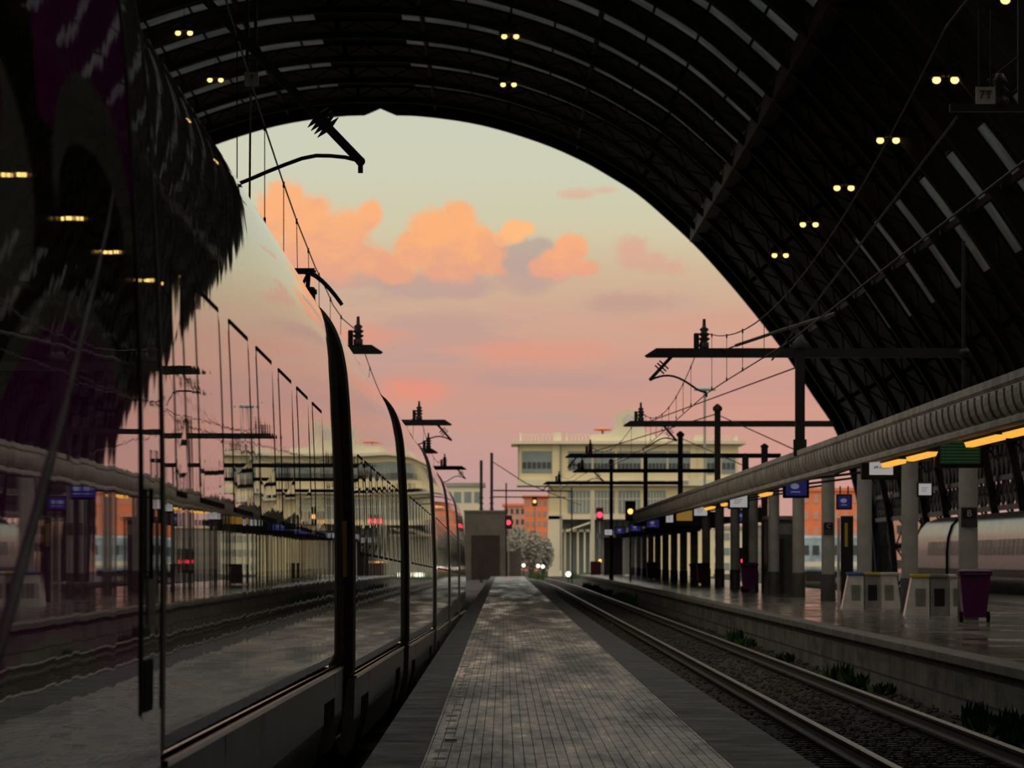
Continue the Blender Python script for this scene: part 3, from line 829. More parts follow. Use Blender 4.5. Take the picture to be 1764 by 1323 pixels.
def add_windows(t, ys, w, z0=2.13, z1=3.09):
    for y in ys:
        g = MB(); side_patch(g, y, y+w, z0, z1, .003, .02, .1); wn = g.build('window', M['coach_glass'], t, local=True)
        g = MB(); n = 12
        # rubber seal: four thin bars, heavier at head and foot
        for (a, b, c, d_) in ((y+.06, y+w-.06, z1-.008, .024), (y+.06, y+w-.06, z0-.02, .024)):
            g.loft([[(hw(z)+.005, yy, z) for z in (c, c+d_)] + [(hw(z)-.02, yy, z) for z in (c+d_, c)] for yy in (a, b)])
        for yy in (y-.008, y+w-.012):
            zs = [z0+.05 + (z1-z0-.1)*k/6 for k in range(7)]
            g.loft([[(hw(z)+.0035, yy, z),(hw(z)+.0035, yy+.014, z),(hw(z)-.02, yy+.014, z),(hw(z)-.02, yy, z)] for z in zs])
        g.build('window_seal', M['rubber'], wn, local=True)
GRADE = .0050
def place(t, d0, x0, x1, L):
    xc0 = x0 - HW; sl = (x1-x0)/L; drop = .10 if d0 > 30 else 0
    t.location = (xc0, d0, -GRADE*(d0-22) - drop); t.rotation_euler = (-math.atan(GRADE), 0, -math.atan(sl))
TG = 'coaches of the train at the left'
# power car, beside the camera
pc = car('power_car', 22.0, 'power car in grey and dark purple wave livery, at the left edge beside the platform', 'loco_paint', None, .3)
place(pc, -1.6, -1.345, -1.381, 22.0); pc.location.z = .17
pc.rotation_euler.x = 0
Y0 = -1.6
g = MB(); side_grid(g, 19.22-Y0, 20.18-Y0, 1.06, 4.05, .003, 60); door = g.build('cab_door', M['car_paint'], pc, local=True)
for yy in (19.08, 20.2):
    g = MB(); side_grid(g, yy-Y0, yy+.14-Y0, 1.04, 4.2, .005, 60); g.build('door_seal', M['rubber'], door, local=True)
g = MB(); g.tube([(hw(z)+.014, 19.5-Y0, z) for z in (1.6, 1.7, 1.8, 1.9, 1.95)], .009, 8); g.build('door_handle', M['rubber'], door, local=True)
g = MB(); side_patch(g, 19.42-Y0, 19.86-Y0, 1.42, 1.62, .008, .02, .04); g.build('latch_plate', M['endpanel'], door, local=True)
g = MB(); side_patch(g, 19.3-Y0, 19.75-Y0, 1.09, 1.29, .008, .02, .02); g.build('step_recess', M['rubber'], door, local=True)
g = MB()
pl = [(18.2,3.66),(18.28,3.45),(18.3,3.3),(18.1,3.16),(17.8,3.03),(17.2,2.82),(16.5,2.58),(15.8,2.33),(15.2,2.13),(14.8,1.99),(14.2,1.79),(13.8,1.65),(13.2,1.44),(12.7,1.25)]
g.tube([(hw(z)+.003, y-Y0, z-.17) for y, z in pl], .017, 10, radii=[.005,.006,.008]+[.010]*5+[.014]*6); g.build('moulding', M['wire'], pc, local=True)
# coaches
c1 = car('passenger_car', 24.5, 'first pale grey coach behind the power car, with seven large windows', 'car_paint', TG)
place(c1, 20.45, -1.381, -1.422, 24.5)
def ylocal(px, d0=20.45, x0=-1.381, sl=-.00168):
    u = (VX-px)/F; return (-x0 + sl*d0*1.0*(-1)*-1) / (u + sl) - d0 if False else ((-x0) + sl*d0) / (u + sl) - d0
ws = [(344,386),(402,436),(448,475),(488,508),(517,536),(544,560)]
yl = [ylocal(a) for a, b in ws]; wd = [ylocal(b)-ylocal(a) for a, b in ws]
pitch = (yl[-1]-yl[0])/5; W = sum(wd)/6
ys1 = [yl[0] + pitch*k for k in range(6)]
add_windows(c1, [ylocal(303)], .75); add_windows(c1, ys1, W)
c2 = car('passenger_car', 22.2, 'second coach, stepped out towards the platform, with a pantograph on its roof', 'car_paint', TG)
place(c2, 45.0, -1.327, -1.321, 22.2)
add_windows(c2, [1.6 + 2.35*k for k in range(8)], 1.62, 2.13, 3.02)
later = [(67.25,-1.262,-1.229), (89.5,-1.193,-1.21), (111.75,-1.178,-1.19), (134.0,-1.16,-1.18)]
ord_lab = ['third coach from the power car, beginning at the second dark joint', 'fourth coach from the power car, beginning at the third dark joint', 'fifth coach from the power car, second to last before the concrete hut', 'last coach of the train, ending just before the concrete hut']
for k, (d0, xa, xb) in enumerate(later):
    c = copy_tree(c2); c['label'] = ord_lab[k]; place(c, d0, xa, xb, 22.2)
# pantograph on the second coach (own local frame of that car)
inv_z = lambda d: -GRADE*(d-22)
pg_y = 18.6
f = MB(); zb = 4.55
lift = .24
f.box((-.5,pg_y-.6,zb-.02), (.5,pg_y+.6,zb+.08)); pan_o = f.build('pantograph', M['iron'], c2, local=True)
f = MB()
for sx in (-.4,.4): f.tube([(sx,pg_y-.5,zb+.08),(sx*.8,pg_y+.5,zb+lift+.35),(sx*.75,pg_y-.1,zb+lift+.72)], .035, 8)
f.bar((-.45,pg_y+.5,zb+lift+.35),(.45,pg_y+.5,zb+lift+.35),.06,.06); f.build('arm', M['iron'], pan_o, local=True)
f = MB()
for dy in (-.22,.22):
    f.tube([(x, pg_y+dy-.1, zb+lift+.98-.42*max(0,abs(x+.07)-.34)**1.6*3.4) for x in [-.87+.08*k for k in range(21)]], .024, 8)
f.bar((-.4,pg_y-.32,zb+lift+.99),(.4,pg_y-.32,zb+lift+.99),.05,.03); f.bar((-.4,pg_y+.12,zb+lift+.99),(.4,pg_y+.12,zb+lift+.99),.05,.03)
f.build('collector_bow', M['iron'], pan_o, local=True)
f = MB()
for sx in (-.3,.05,.3): f.tube([(sx,pg_y-.1,zb+lift+.7),(sx*1.05,pg_y-.1,zb+lift+.96)], .028, 8)
f.bar((-.34,pg_y-.1,zb+lift+.76),(.34,pg_y-.1,zb+lift+.76),.04,.035); f.cbox((.26,pg_y-.2,zb+lift+.58),(.40,pg_y-.04,zb+lift+.78),.02); f.bar((-.05,pg_y-.1,zb+lift+.74),(.2,pg_y-.1,zb+lift+.5),.05,.05)
f.tube([(-.3,pg_y-.1,zb+lift+.66),(-.1,pg_y-.15,zb+lift+.56),(.15,pg_y-.15,zb+lift+.57),(.35,pg_y-.1,zb+lift+.66)],.01,6)
f.bar((.1,pg_y-.1,zb+lift+.7),(.42,pg_y-.1,zb+lift+.72),.05,.06); f.bar((.1,pg_y-.1,zb+lift+.5),(.3,pg_y-.1,zb+lift+.94),.035,.035); f.bar((-.2,pg_y-.1,zb+lift+.55),(.05,pg_y-.1,zb+lift+.95),.035,.035)
f.build('spring_box', M['iron'], pan_o, local=True)

# ------------------------------------------------------------------ white train at the right
t = thing('passenger_train', (24, 250, 0), 'white train with a raked nose and dark window band beyond the columns', 'train')
rsec = [(1.4,.12),(1.45,.9),(1.45,2.2),(1.38,2.9),(1.2,3.5),(.9,3.85),(.4,4.03),(0,4.05)]
def rring(xc, y, k, zs): 
    full_ = rsec + [(-x, z) for x, z in rsec[-2::-1]]
    return [(xc + x*k, y, .1 + (z-.1)*zs) for x, z in full_]
b = MB(); b.loft([rring(24,150,1,1), rring(24,272,1,1), rring(24,276,.98,.99), rring(24,280,.92,.86), rring(24,283,.82,.62), rring(24,284.5,.7,.35)], smooth=True); b.build('body', M['white'], t)
def rside(z):
    for (x0, z0), (x1, z1) in zip(rsec, rsec[1:]):
        if z0 <= z <= z1: return x0+(x1-x0)*(z-z0)/(z1-z0)
    return 1.4
def rband(name, z0, z1, y0, y1, m, out=.01, part=t):
    q = MB(); zs = [z0, (z0+z1)/2, z1]
    q.loft([[(24-rside(z)-out, y, z) for z in zs] + [(24-rside(z)+.03, y, z) for z in zs[::-1]] for y in (y0, y1)]); return q.build(name, m, part)
y = 160
while y < 268:
    rband('window', 2.0, 2.72, y, y+1.7, M['bglass']); y += 2.1
rband('colour_stripe', 1.0, 1.35, 150, 276, M['maroon'], .008)
q = MB(); q.tube([(24-rside(z)-.02, 256.6, z) for z in (.8,1.5,2.2,2.9,3.3,3.5)] + [(24-.95,256.4,3.82)], .09, 8); q.build('gangway_seal', M['rubber'], t)
q = MB(); q.box((22.7,150,.02), (25.3,280,.2)); q.build('underframe', M['under'], t)
track(24, 100, 420, 'railway track under the white train', nsleep=0)

# ------------------------------------------------------------------ overhead line
def arm_set(d, x_tip, x_mast, zb, label, support, steady, mast_top, thick=.17, right=True, mast_base=None, x_far=None, strut=True, second=None, gb='catenary gantries'):
    """mast with cross bar, messenger insulator and steady arm"""
    base = mast_base if mast_base is not None else 4.02
    t = thing('catenary_gantry', (x_mast, d, base), label, 'catenary gantry', gb)
    m_ = MB(); w = thick
    m_.bar((x_mast,d,base), (x_mast,d,mast_top), w, w); m_.bar((x_mast,d,base), (x_mast,d,base+.35), w*1.35, w*1.35)
    m_.lathe([(w*.75,0),(w*.8,.12),(w*.2,.24)], 10, (x_mast,d,mast_top)); m_.build('mast', M['iron'], t)
    xf = x_far if x_far is not None else x_mast
    c = MB()
    s = 1 if xf > x_tip else -1
    c.prism([(x_tip, zb-.06), (x_tip+s*.25, zb+.1), (xf, zb+.1), (xf, zb-.1), (x_tip+s*.05, zb-.1)], d-.08, d+.08); c.build('cross_bar', M['iron'], t)
    if second is not None:
        m_ = MB(); m_.bar((second[0],d,4.2), (second[0],d,second[1]), .07, .07); m_.lathe([(.06,-.1),(.13,-.06),(.13,.06),(.06,.1)],10,(second[0],d,zb)); m_.build('post', M['iron'], t)
    i_ = MB(); sx, sz = support
    i_.lathe([(.10,0),(.10,.12),(.06,.14),(.13,.2),(.06,.24),(.13,.3),(.06,.34),(.10,.4),(.04,.45),(.03,.62)], 12, (sx,d,zb+.1))
    MB().cbox((sx-.22,d-.1,zb+.1),(sx-.11,d+.1,zb+.42),.02).build('clamp_box', M['insul'], t)
    i_.build('insulator', M['insul'], t)
    if steady:
        (ax, az), (bx, bz), (ex, ez) = steady                  # bar foot, elbow, clamp on the wire
        a_ = MB(); a_.bar((ax,d,az), (bx,d,bz), .07, .07)
        for k in (.35,.45,.55):
            px, pz = ax+(bx-ax)*k, az+(bz-az)*k; dx, dz = bx-ax, bz-az; l = math.hypot(dx,dz); a_.bar((px-dz/l*.13,d,pz+dx/l*.13), (px+dz/l*.13,d,pz-dx/l*.13), .05, .03)
        a_.build('strut', M['iron'], t)
        a_ = MB(); pts = []
        for k in range(13):
            u = k/12; pts.append((bx+(ex-bx)*u, d, bz+(ez-bz)*u + .22*math.sin(math.pi*min(1,u*1.15))*(1-u*.3)))
        pts[-1] = (ex,d,ez); a_.tube(pts, .022, 8); a_.tube([(ex,d,ez),(ex,d,ez-.1)], .025, 6); a_.build('steady_arm', M['iron'], t)
    return t
def X(px, d): return (px-VX)*d/F
def Z(py, d): return HC + (VY-py)*d/F
# right side gantries on the canopy
D1, D2, D3, D4, D5 = 107, 170, 223, 260, 304
arm_set(D1, X(1110,D1), X(1378,D1), Z(608,D1), 'large catenary gantry on the canopy with its bar crossing the dark arch edge', (X(1213,D1),0), ((X(1157,D1),Z(614,D1)),(X(1119,D1),Z(655,D1)),(X(1217,D1),Z(676,D1))), Z(600,D1), .2, x_far=X(1662,D1), second=(X(1660,D1), Z(415,D1)))
arm_set(D2, X(1073,D2), X(1236,D2), Z(730,D2), 'second catenary gantry, its bar crossing the pediment of the cream building', (X(1104,D2),0), ((X(1143,D2),Z(733,D2)),(X(1166,D2),Z(760,D2)),(X(1108,D2),Z(772,D2))), Z(708,D2), .2, x_far=X(1435,D2))
arm_set(D3, X(973,D3), X(1172,D3), Z(785,D3), 'third catenary gantry, bar across the upper windows of the cream building', (X(1017,D3),0), ((X(993,D3),Z(788,D3)),(X(978,D3),Z(806,D3)),(X(1010,D3),Z(812,D3))), Z(752,D3), .22, x_far=X(1345,D3))
arm_set(D4, X(986,D4), X(1112,D4), Z(811,D4), 'fourth catenary gantry with a short thick mast at the canopy end', (X(1003,D4),0), ((X(1022,D4),Z(812,D4)),(X(1040,D4),Z(829,D4)),(X(1000,D4),Z(833,D4))), Z(788,D4), .22, x_far=X(1240,D4), mast_base=3.85)
arm_set(D5, X(935,D5), X(1053,D5), Z(832,D5), 'fifth catenary gantry, farthest mast standing on the platform', (X(963,D5),0), None, Z(797,D5), .2, x_far=X(1175,D5), mast_base=PR)
# left side cantilevers
L1, L2, L3, L4, L5 = 110, 169, 200, 254, 52
lab = 'cantilever arms over the train track'
arm_set(L1, X(660,L1), -5.6, Z(602,L1), 'cantilever arm with a fat insulator, just above the second coach roof', (X(617,L1),0), None, Z(590,L1), .2, mast_base=-.6, gb=lab)
arm_set(L2, X(779,L2), -5.8, Z(728,L2), 'cantilever arm with a bent steady arm above the middle of the train', (X(722,L2),0), ((X(753,L2),Z(731,L2)),(X(778,L2),Z(759,L2)),(X(716,L2),Z(766,L2))), Z(700,L2), .2, mast_base=-.6, gb=lab)
arm_set(L3, X(755,L3), -6.0, Z(777,L3), 'short cantilever arm just below the bent one', (X(738,L3),0), None, Z(770,L3), .2, mast_base=-.6, gb=lab)
arm_set(L4, X(804,L4), -6.2, Z(806,L4), 'farthest cantilever arm, near the concrete hut', (X(766,L4),0), ((X(788,L4),Z(808,L4)),(X(802,L4),Z(825,L4)),(X(765,L4),Z(830,L4))), Z(790,L4), .2, mast_base=-.6, gb=lab)
# nearest registration arm hanging against the sky
d = L5
t = thing('catenary_gantry', (-5.6,d,-.6), 'nearest overhead arm: thick black strut with insulators and a long curved tube against the sky', 'catenary gantry', lab)
MB().bar((-5.6,d,-.6), (-5.6,d,8.4), .22, .22).build('mast', M['iron'], t)
MB().box((-5.7,d-.08,7.75), (-1.0,d+.08,7.95)).build('cross_bar', M['iron'], t)
e, k0 = at(621,278,d), at(551,205,d); dirn = (k0-e)
top = k0 + dirn*((7.8-k0.z)/dirn.z)
m_ = MB().bar(e, top, .095, .09); m_.ball((e.x,d,e.z), .05, 6); m_.bar((e.x,d,e.z), (e.x+.0,d,e.z-.12), .05, .05); m_.build('strut', M['iron'], t)
a_ = dirn.normalized(); pr = Vector((-a_.z,0,a_.x))
for k in (.80,.88,.96,1.04):
    c = e + dirn*k; m_ = MB()
    q = [c - pr*.15, c - pr*.05, c + pr*.05, c + pr*.15]; m_.tube(q, .03, 6, radii=[.004,.03,.03,.004]); m_.build('insulator', M['insul'], t)

pts = [at(x,y,d) for x,y in ((619,277),(595,271),(570,268.5),(545,268),(520,273),(490,284),(460,296),(430,309),(411,316.5))]
m_ = MB().tube(pts, .021, 10); m_.tube([pts[-1], pts[-1]+Vector((0,0,-.05))], .024, 8); m_.build('steady_arm', M['iron'], t)

def overhead(name, label, mess, cont, drops, wr=.011):
    t = thing('overhead_line', (cont[0][0], cont[0][1], cont[0][2]), label, 'overhead line')
    MB().tube(mess, wr, 6).build('messenger_wire', M['wire'], t)
    MB().tube(cont, wr, 6).build('contact_wire', M['wire'], t)
    for a, b in drops:
        m_ = MB().tube([a, b], .006, 5); m_.tube([a+Vector((0,0,.03)), a-Vector((0,0,.05))], .016, 6); m_.tube([b+Vector((0,0,.05)), b-Vector((0,0,.02))], .016, 6); m_.build('dropper', M['wire'], t)
    return t
def sag(p, q, s, n=14):
    p, q = Vector(p), Vector(q); return [p.lerp(q, k/n) - Vector((0,0,4*s*(k/n)*(1-k/n))) for k in range(n+1)]
def line_at(pts, y):
    for a, b in zip(pts, pts[1:]):
        if a.y <= y <= b.y: return a.lerp(b, (y-a.y)/(b.y-a.y))
    return pts[-1]
# left line
lm = [at(456,218,59), at(487,312,66), at(511,380,74), at(543,460,84), at(564,503,91), at(574,526,95), at(590,549,101), Vector((X(617,L1),L1,Z(572,L1)))]
near = [Vector((-2.55,20,8.3)), Vector((-2.7,45,7.55))]
mess = near + lm + sag((X(617,L1),L1,Z(572,L1)), (X(722,L2),L2,Z(706,L2)), 1.05)[1:] + sag((X(722,L2),L2,Z(706,L2)), (X(766,L4),L4,Z(785,L4)), .9)[1:]
cont = [Vector((-2.6,20,5.75)), at(408,325,L5), at(455,389,60), Vector((X(600,L1),L1,5.55)), Vector((X(716,L2),L2,5.5)), Vector((X(765,L4),L4,5.5))]
drops = []
for y in (52,59,66.5,74,80,86,93,100,118,127,136,145,154,162,180,195,210,225):
    a, b = line_at(mess, y), line_at(cont, y); drops.append((a, Vector((a.x*.5+b.x*.5 if y > 70 else a.x, y, b.z)) if y > 70 else Vector((a.x, y, b.z))))
overhead('left', 'overhead wires with droppers hanging above the train', mess, cont, drops)
q0 = at(432,222,56)
# right line
ms = [Vector((4.1,30,6.9))] + sag((4.2,48,6.9), (X(1213,D1),D1,Z(572,D1)), 1.0, 16) + sag((X(1213,D1),D1,Z(572,D1)), (X(1104,D2),D2,Z(708,D2)), .85, 16)[1:] + sag((X(1104,D2),D2,Z(708,D2)), (X(1017,D3),D3,Z(768,D3)), .7)[1:] + sag((X(1017,D3),D3,Z(768,D3)), (X(963,D5),D5,Z(815,D5)), .8)[1:]
ct = [Vector((4.25,30,5.1)), at(1359,589,75), at(1252,655,96), Vector((X(1217,D1),D1,Z(678,D1))), Vector((X(1108,D2),D2,Z(774,D2))), Vector((X(1010,D3),D3,Z(814,D3))), Vector((X(955,D5),D5,Z(850,D5)))]
drops = []
for y in (75,82,89.5,96,103,116,122,128,135,142,149,156,163,178,188,198,208,216):
    a, b = line_at(ms, y), line_at(ct, y); drops.append((a, Vector((a.x, y, b.z))))
overhead('right', 'overhead wires with droppers above the empty track', ms, ct, drops)
def cable(pts, r, label, cat='cable'):
    m_ = MB().tube(pts, r, 6); o = m_.build('stay_cable', M['wire'], loc=tuple(pts[0])); tag(o, label, cat, 'stay cables of the gantries'); return o
cable([Vector((X(1369,D1),D1,Z(634,D1))), Vector((X(1116,D2),D2,Z(727,D2)))], .016, 'stay cable from the large gantry mast down to the second gantry bar')
cable([Vector((X(1231,D2),D2,Z(714,D2))), Vector((X(1003,D3),D3,Z(784,D3)))], .02, 'stay cable from the second mast to the third gantry bar')
cable([Vector((X(1242,D2),D2,Z(717,D2))), Vector((X(1372,D1+20),D1+20,Z(776,D1+20)))], .016, 'stay cable sloping from the second mast to the canopy top')
cable([Vector((X(1176,D3),D3,Z(756,D3))), Vector((X(1290,D2+20),D2+20,Z(806,D2+20)))], .018, 'stay cable sloping from the third mast to the canopy')
cable([Vector((X(1166,D3),D3,Z(757,D3))), Vector((X(1040,D4),D4,Z(806,D4)))], .02, 'stay cable from the third mast to the fourth gantry bar')
p0, p1, p2_ = Vector((X(1246,D1),D1,Z(604,D1))), at(1268,595,104), at(1349,568,94)
t = thing('tension_rod', tuple(p0), 'thick insulated tension rod rising from the large gantry bar to the arch edge', 'tension rod')
MB().tube([p0,p1], .016, 6).build('wire_end', M['wire'], t); MB().tube([p1,p2_, at(1440,540,86)], .034, 8).build('insulated_rod', M['insul'], t)
cable([at(432,160,55), at(431,225,56), at(430,346,57.5)], .012, 'loose hanging wire with an end weight left of the big strut')
cable([at(848,795,330), at(905,832,330), at(1000,870,400)], .03, 'feeder cable dropping from the masts behind the hut')

# hanging track signs
def hang_sign(px, py, d, w, h, txt, label):
    c = at(px, py, d); t = thing('track_sign', tuple(c), label, 'sign', 'hanging track signs')
    MB().box((c.x-w/2,d,c.z-h/2), (c.x+w/2,d+.06,c.z+h/2)).build('board', M['concrete'], t)
    text_mesh(txt, h*.72, M['dark'], 'lettering', t, (0,-.01,0), .004)
    for s in (-.3, .3): MB().bar((c.x+w*s,d+.03,c.z+h/2),(c.x+w*s,d+.03,c.z+h/2+1.2),.04,.04).build('hanger', M['dark'], t)
hang_sign(1698,164,78,.30,.26,'7T','grey sign reading 7T on the upper cross beam at the right')
hang_sign(433,136,62,.17,.17,'T','small grey sign reading T under the roof above the train')
d = 78.4; t = thing('cross_beam', tuple(at(1690,186,d)), 'dark cross beam carrying the 7T sign at the upper right', 'beam')
a, b = at(1636,186,d), at(1900,186,d); MB().bar(a, b, .16, .12).build('beam', M['iron'], t)
m_ = MB().lathe([(.12,0),(.15,.1),(.08,.16),(.15,.22),(.08,.3),(.13,.36),(.05,.5)], 12, at(1722,182,d)); m_.build('insulator', M['insul'], t)
m_ = MB().bar(at(1760,186,d), at(1760,-60,d), .12, .12); m_.build('post', M['iron'], t)
m_ = MB().tube([at(1650,200,d), at(1330,620,d+25)], .02, 6); m_.tube([at(1764,90,d), at(1700,140,d)], .015, 6); m_.build('stay', M['iron'], t)

# ------------------------------------------------------------------ roof lamps
lproto = None
lamps = [(317,57,305,'twin amber roof lamp at the upper left, above the other left pair'), (371,138,335,'twin amber roof lamp at the left, lower of the left pairs'),
         (879,63,305,'twin amber roof lamp near the crown, upper of the middle pairs'), (876,146,335,'twin amber roof lamp near the crown, just over the sky opening'),
         (1750,0,174,'twin amber roof lamp cut by the top right corner'), (1629,138,201,'twin amber roof lamp left of the 7T sign'), (1530,242,230.5,'second twin amber lamp down the right slope from the 7T sign'),
         (1454,324,260,'third twin amber lamp down the right slope'), (1394,387,290,'fourth twin amber lamp down the right slope'), (1344,440,320,'lowest twin amber lamp on the right slope, nearest the sky opening')]
for px, py, d, lb in lamps:
    c = at(px, py, d-1.2)
    if lproto is None:
        t = lproto = thing('twin_lamp', tuple(c), lb, 'roof lamp', 'amber twin lamps under the roof')
        for s in (-.36,.36):
            h = MB().lathe([(.05,.55),(.3,.4),(.34,.12),(.30,.1)], 14, (s,0,0)).build('reflector', M['dark'], t, local=True)
            MB().ball((s,0,0), .165, 7, .85).build('bulb', M['lamp'], h, local=True)
        MB().bar((-.4,0,.6),(.4,0,.6),.06,.06).bar((0,0,.6),(0,0,1.6),.05,.05).build('bracket', M['dark'], t, local=True)
    else:
        t = copy_tree(lproto); t.location = c; t['label'] = lb

# ------------------------------------------------------------------ beyond the hall
# concrete hut at the platform end
D = 430; t = thing('concrete_hut', (X(838,D),D+1.5,.05), 'windowless concrete hut with a dark shutter at the platform end', 'hut')
z0 = .05; hx0, hx1 = X(800,D), X(873,D)
MB().box((hx0,D,z0), (hx1,D+3,Z(880,D))).build('body', M['hut'], t)
MB().box((hx0-.05,D-.05,Z(883,D)), (hx1+.05,D+3.05,Z(879,D))).build('roof', M['hut'], t)
m_ = MB().box((X(812,D),D-.03,z0), (X(861,D),D+.01,Z(922,D)))
m_.build('shutter', M['hutdoor'], t)
m_ = MB()
for k in range(12): m_.box((hx1-.02,D+.1,.4+k*.17), (hx1+.12,D+.2,.47+k*.17))
m_.build('cable_ladder', M['dark'], t)
D = 431; t = MB().cbox((X(873,D),D,z0), (X(898,D),D+1.4,Z(949,D)), .04).build('equipment_cabinet', M['hut'], loc=(X(885,D),D,z0)); tag(t, 'low dark cabinet at the right side of the concrete hut', 'cabinet')
for px, ptop, lb in ((829,793,'left of the two dark masts rising behind the hut'), (847,780,'right and taller of the two dark masts behind the hut')):
    D = 450; m_ = MB().bar((X(px,D),D,-.3), (X(px,D),D,Z(ptop,D)), .26, .26)
    for k in range(9): m_.box((X(px,D)-.2,D-.12,3.2+k*.5), (X(px,D)+.2,D-.02,3.3+k*.5))
    tag(m_.build('catenary_mast', M['iron'], loc=(X(px,D),D,-.3)), lb, 'mast', 'masts behind the hut')
for px, ptop, lb in ((1317,766,'taller of two pointed posts showing over the canopy top'), (1284,783,'shorter of two pointed posts showing over the canopy top')):
    D = 190; m_ = MB().bar((X(px,D),D,4.2 if False else PR),(X(px,D),D,Z(ptop+5,D)),.24,.24); m_.lathe([(.15,0),(.16,.06),(.02,.16)],8,(X(px,D),D,Z(ptop+5,D)))
    tag(m_.build('catenary_mast', M['iron'], loc=(X(px,D),D,PR)), lb, 'mast')
# small bar crossing near y=830
D = 420; t = thing('catenary_gantry', (X(913,D),D,-.3), 'thin far gantry with two bars left of the cream building', 'catenary gantry')
MB().bar((X(872,D),D,-.3),(X(872,D),D,Z(832,D)),.12,.12).bar((X(985,D),D,-.3),(X(985,D),D,Z(840,D)),.12,.12).build('post', M['iron'], t)
MB().bar((X(850,D),D,Z(845,D)),(X(985,D),D,Z(846,D)),.12,.12).bar((X(850,D),D,Z(856,D)),(X(975,D),D,Z(857,D)),.1,.1).build('cross_bar', M['iron'], t)
m_ = MB().tube([(X(935,D),D,Z(845,D)),(X(945,D),D,Z(834,D)),(X(952,D),D,Z(845,D))],.06,6); m_.build('bracket', M['iron'], t)

# cream signal building
D = 575; bx = lambda rx, dd=D: X(860+.2608*rx, dd); bz = lambda ry, dd=D: Z(680+.2608*ry, dd)
t = thing('signal_building', (bx(800), D+7, -.3), 'large cream station building with arched pediment and jutting upper floor beyond the arch', 'building')
def B(name, m, rects, y0=0, y1=.2, parent=t):
    q = MB()
    for a, b_, c, e_ in rects: q.box((bx(a), D+y0, bz(e_)), (bx(b_), D+y1, bz(c)))
    return q.build(name, M[m], parent)
B('upper_floor', 'cream', [(125,1580,325,560)], .3, 14)
B('cornice', 'creamlite', [(80,1630,306,326)], -.9, 15)
B('floor_band', 'creamlite', [(118,1590,558,600)], .0, 14.3)
B('lower_floor', 'cream', [(330,1420,600,800)], 1.2, 13)
B('string_course', 'creamlite', [(320,1430,790,822)], .9, 13.2)
B('corner_pillar', 'creamlite', [(325,415,800,1200)], .9, 4)
B('ground_floor_wall', 'cream', [(950,1420,820,1200)], 2, 12)
B('pilaster', 'cream', [(350,412,326,600)], .05, .3)
B('pilaster', 'cream', [(1262,1300,326,560)], .05, .3)
for rx in (120, 405): B('drainpipe', 'grey', [(rx-5,rx+5,330,1160)] if rx > 200 else [(rx+4,rx+10,330,560)], -.05, .1)
wins = [(150,345,372,515)] + [(455,610,372,500),(622,765,372,500),(780,935,372,500),(960,1105,372,500),(1118,1260,372,500)] + [(1370,1450,388,520),(1470,1560,388,520)]
for a, b_, c, e_ in wins:
    wd_ = B('window', 'bglass', [(a,b_,c,e_)], .18, .32)
    zc = e_-48 if e_ < 512 else e_-70
    q = MB(); n = 6 if b_-a > 100 else 3
    for k in range(n):
        xa = a + (b_-a)*(k+.12)/n; xb = a + (b_-a)*(k+.88)/n; q.box((bx(xa),D+.12,bz(zc+42)), (bx(xb),D+.2,bz(zc)))
    q.build('lower_panes', M['dglass'], wd_)
for a, b_ in ((455,600),(625,762),(790,932),(980,1100)):
    wd_ = B('window', 'bglass', [(a,b_,632,782)], 1.05, 1.25)
    q = MB()
    for k in range(1, 6): xx = a+(b_-a)*k/6; q.box((bx(xx-2),D+.98,bz(780)), (bx(xx+2),D+1.08,bz(640)))
    q.box((bx(a),D+.98,bz(690)), (bx(b_),D+1.08,bz(684))); q.build('mullions', M['creamlite'], wd_)
for a, b_ in ((440,600),(622,762),(790,940),(960,1100),(1120,1250)): B('slot', 'greyblock', [(a,b_,568,590)], -.08, .1)
# pediment
q = MB(); pts = [(600,320),(600,262),(690,258),(740,248),(765,225),(765,172),(755,165)]
pts += [(860-100*math.cos(math.pi*k/12)*1.0, 165-66*math.sin(math.pi*k/12)) for k in range(1,12)] + [(958,165),(948,172),(948,220),(970,245),(1010,262),(1110,268),(1110,320)]
q.prism([(bx(x), bz(z)) for x, z in pts], D+.4, D+1.6); ped = q.build('pediment', M['creamlite'], t)
q = MB(); q.prism([(bx(860+42*math.cos(k*math.pi/10)), bz(165-38*math.sin(k*math.pi/10))) for k in range(20)], D+.3, D+.42); q.build('roundel', M['white'], ped)
for a, b_, c in ((135,148,250),(358,412,248),(440,452,255),(1290,1362,264),(1555,1576,270)): B('parapet_post', 'creamlite', [(a,b_,c,310)], .2, 1.2)
for xa, xb, zt in ((140,600,262),(1110,1560,272)):
    q = MB().box((bx(xa),D+.5,bz(zt+4)), (bx(xb),D+.6,bz(zt-2)))
    for k in range(int((xb-xa)/24)+1): q.box((bx(xa+24*k),D+.5,bz(310)), (bx(xa+24*k+4),D+.6,bz(zt)))
    q.build('roof_railing', M['creamlite'], t)
q = MB()

q = MB()
for rx in (430,470,515,560,600): q.box((bx(rx),D+2,-.3), (bx(rx+12),D+2.4,bz(890)))
q.box((bx(415),D+2,bz(905)), (bx(620),D+9,bz(888))); q.build('ground_arcade', M['creamlite'], t)
MB().box((bx(420),D+8,-.3), (bx(940),D+9,bz(800))).build('arcade_back_wall', M['bglass'], t)
q = MB(); q.loft([[(bx(440),D+.5,bz(905)),(bx(600),D+.5,bz(850)),(bx(600),D+1.5,bz(850)),(bx(440),D+1.5,bz(905))],[(bx(440),D+.5,bz(895)),(bx(600),D+.5,bz(838)),(bx(600),D+1.5,bz(838)),(bx(440),D+1.5,bz(895))]]); q.build('stair_parapet', M['creamlite'], t)

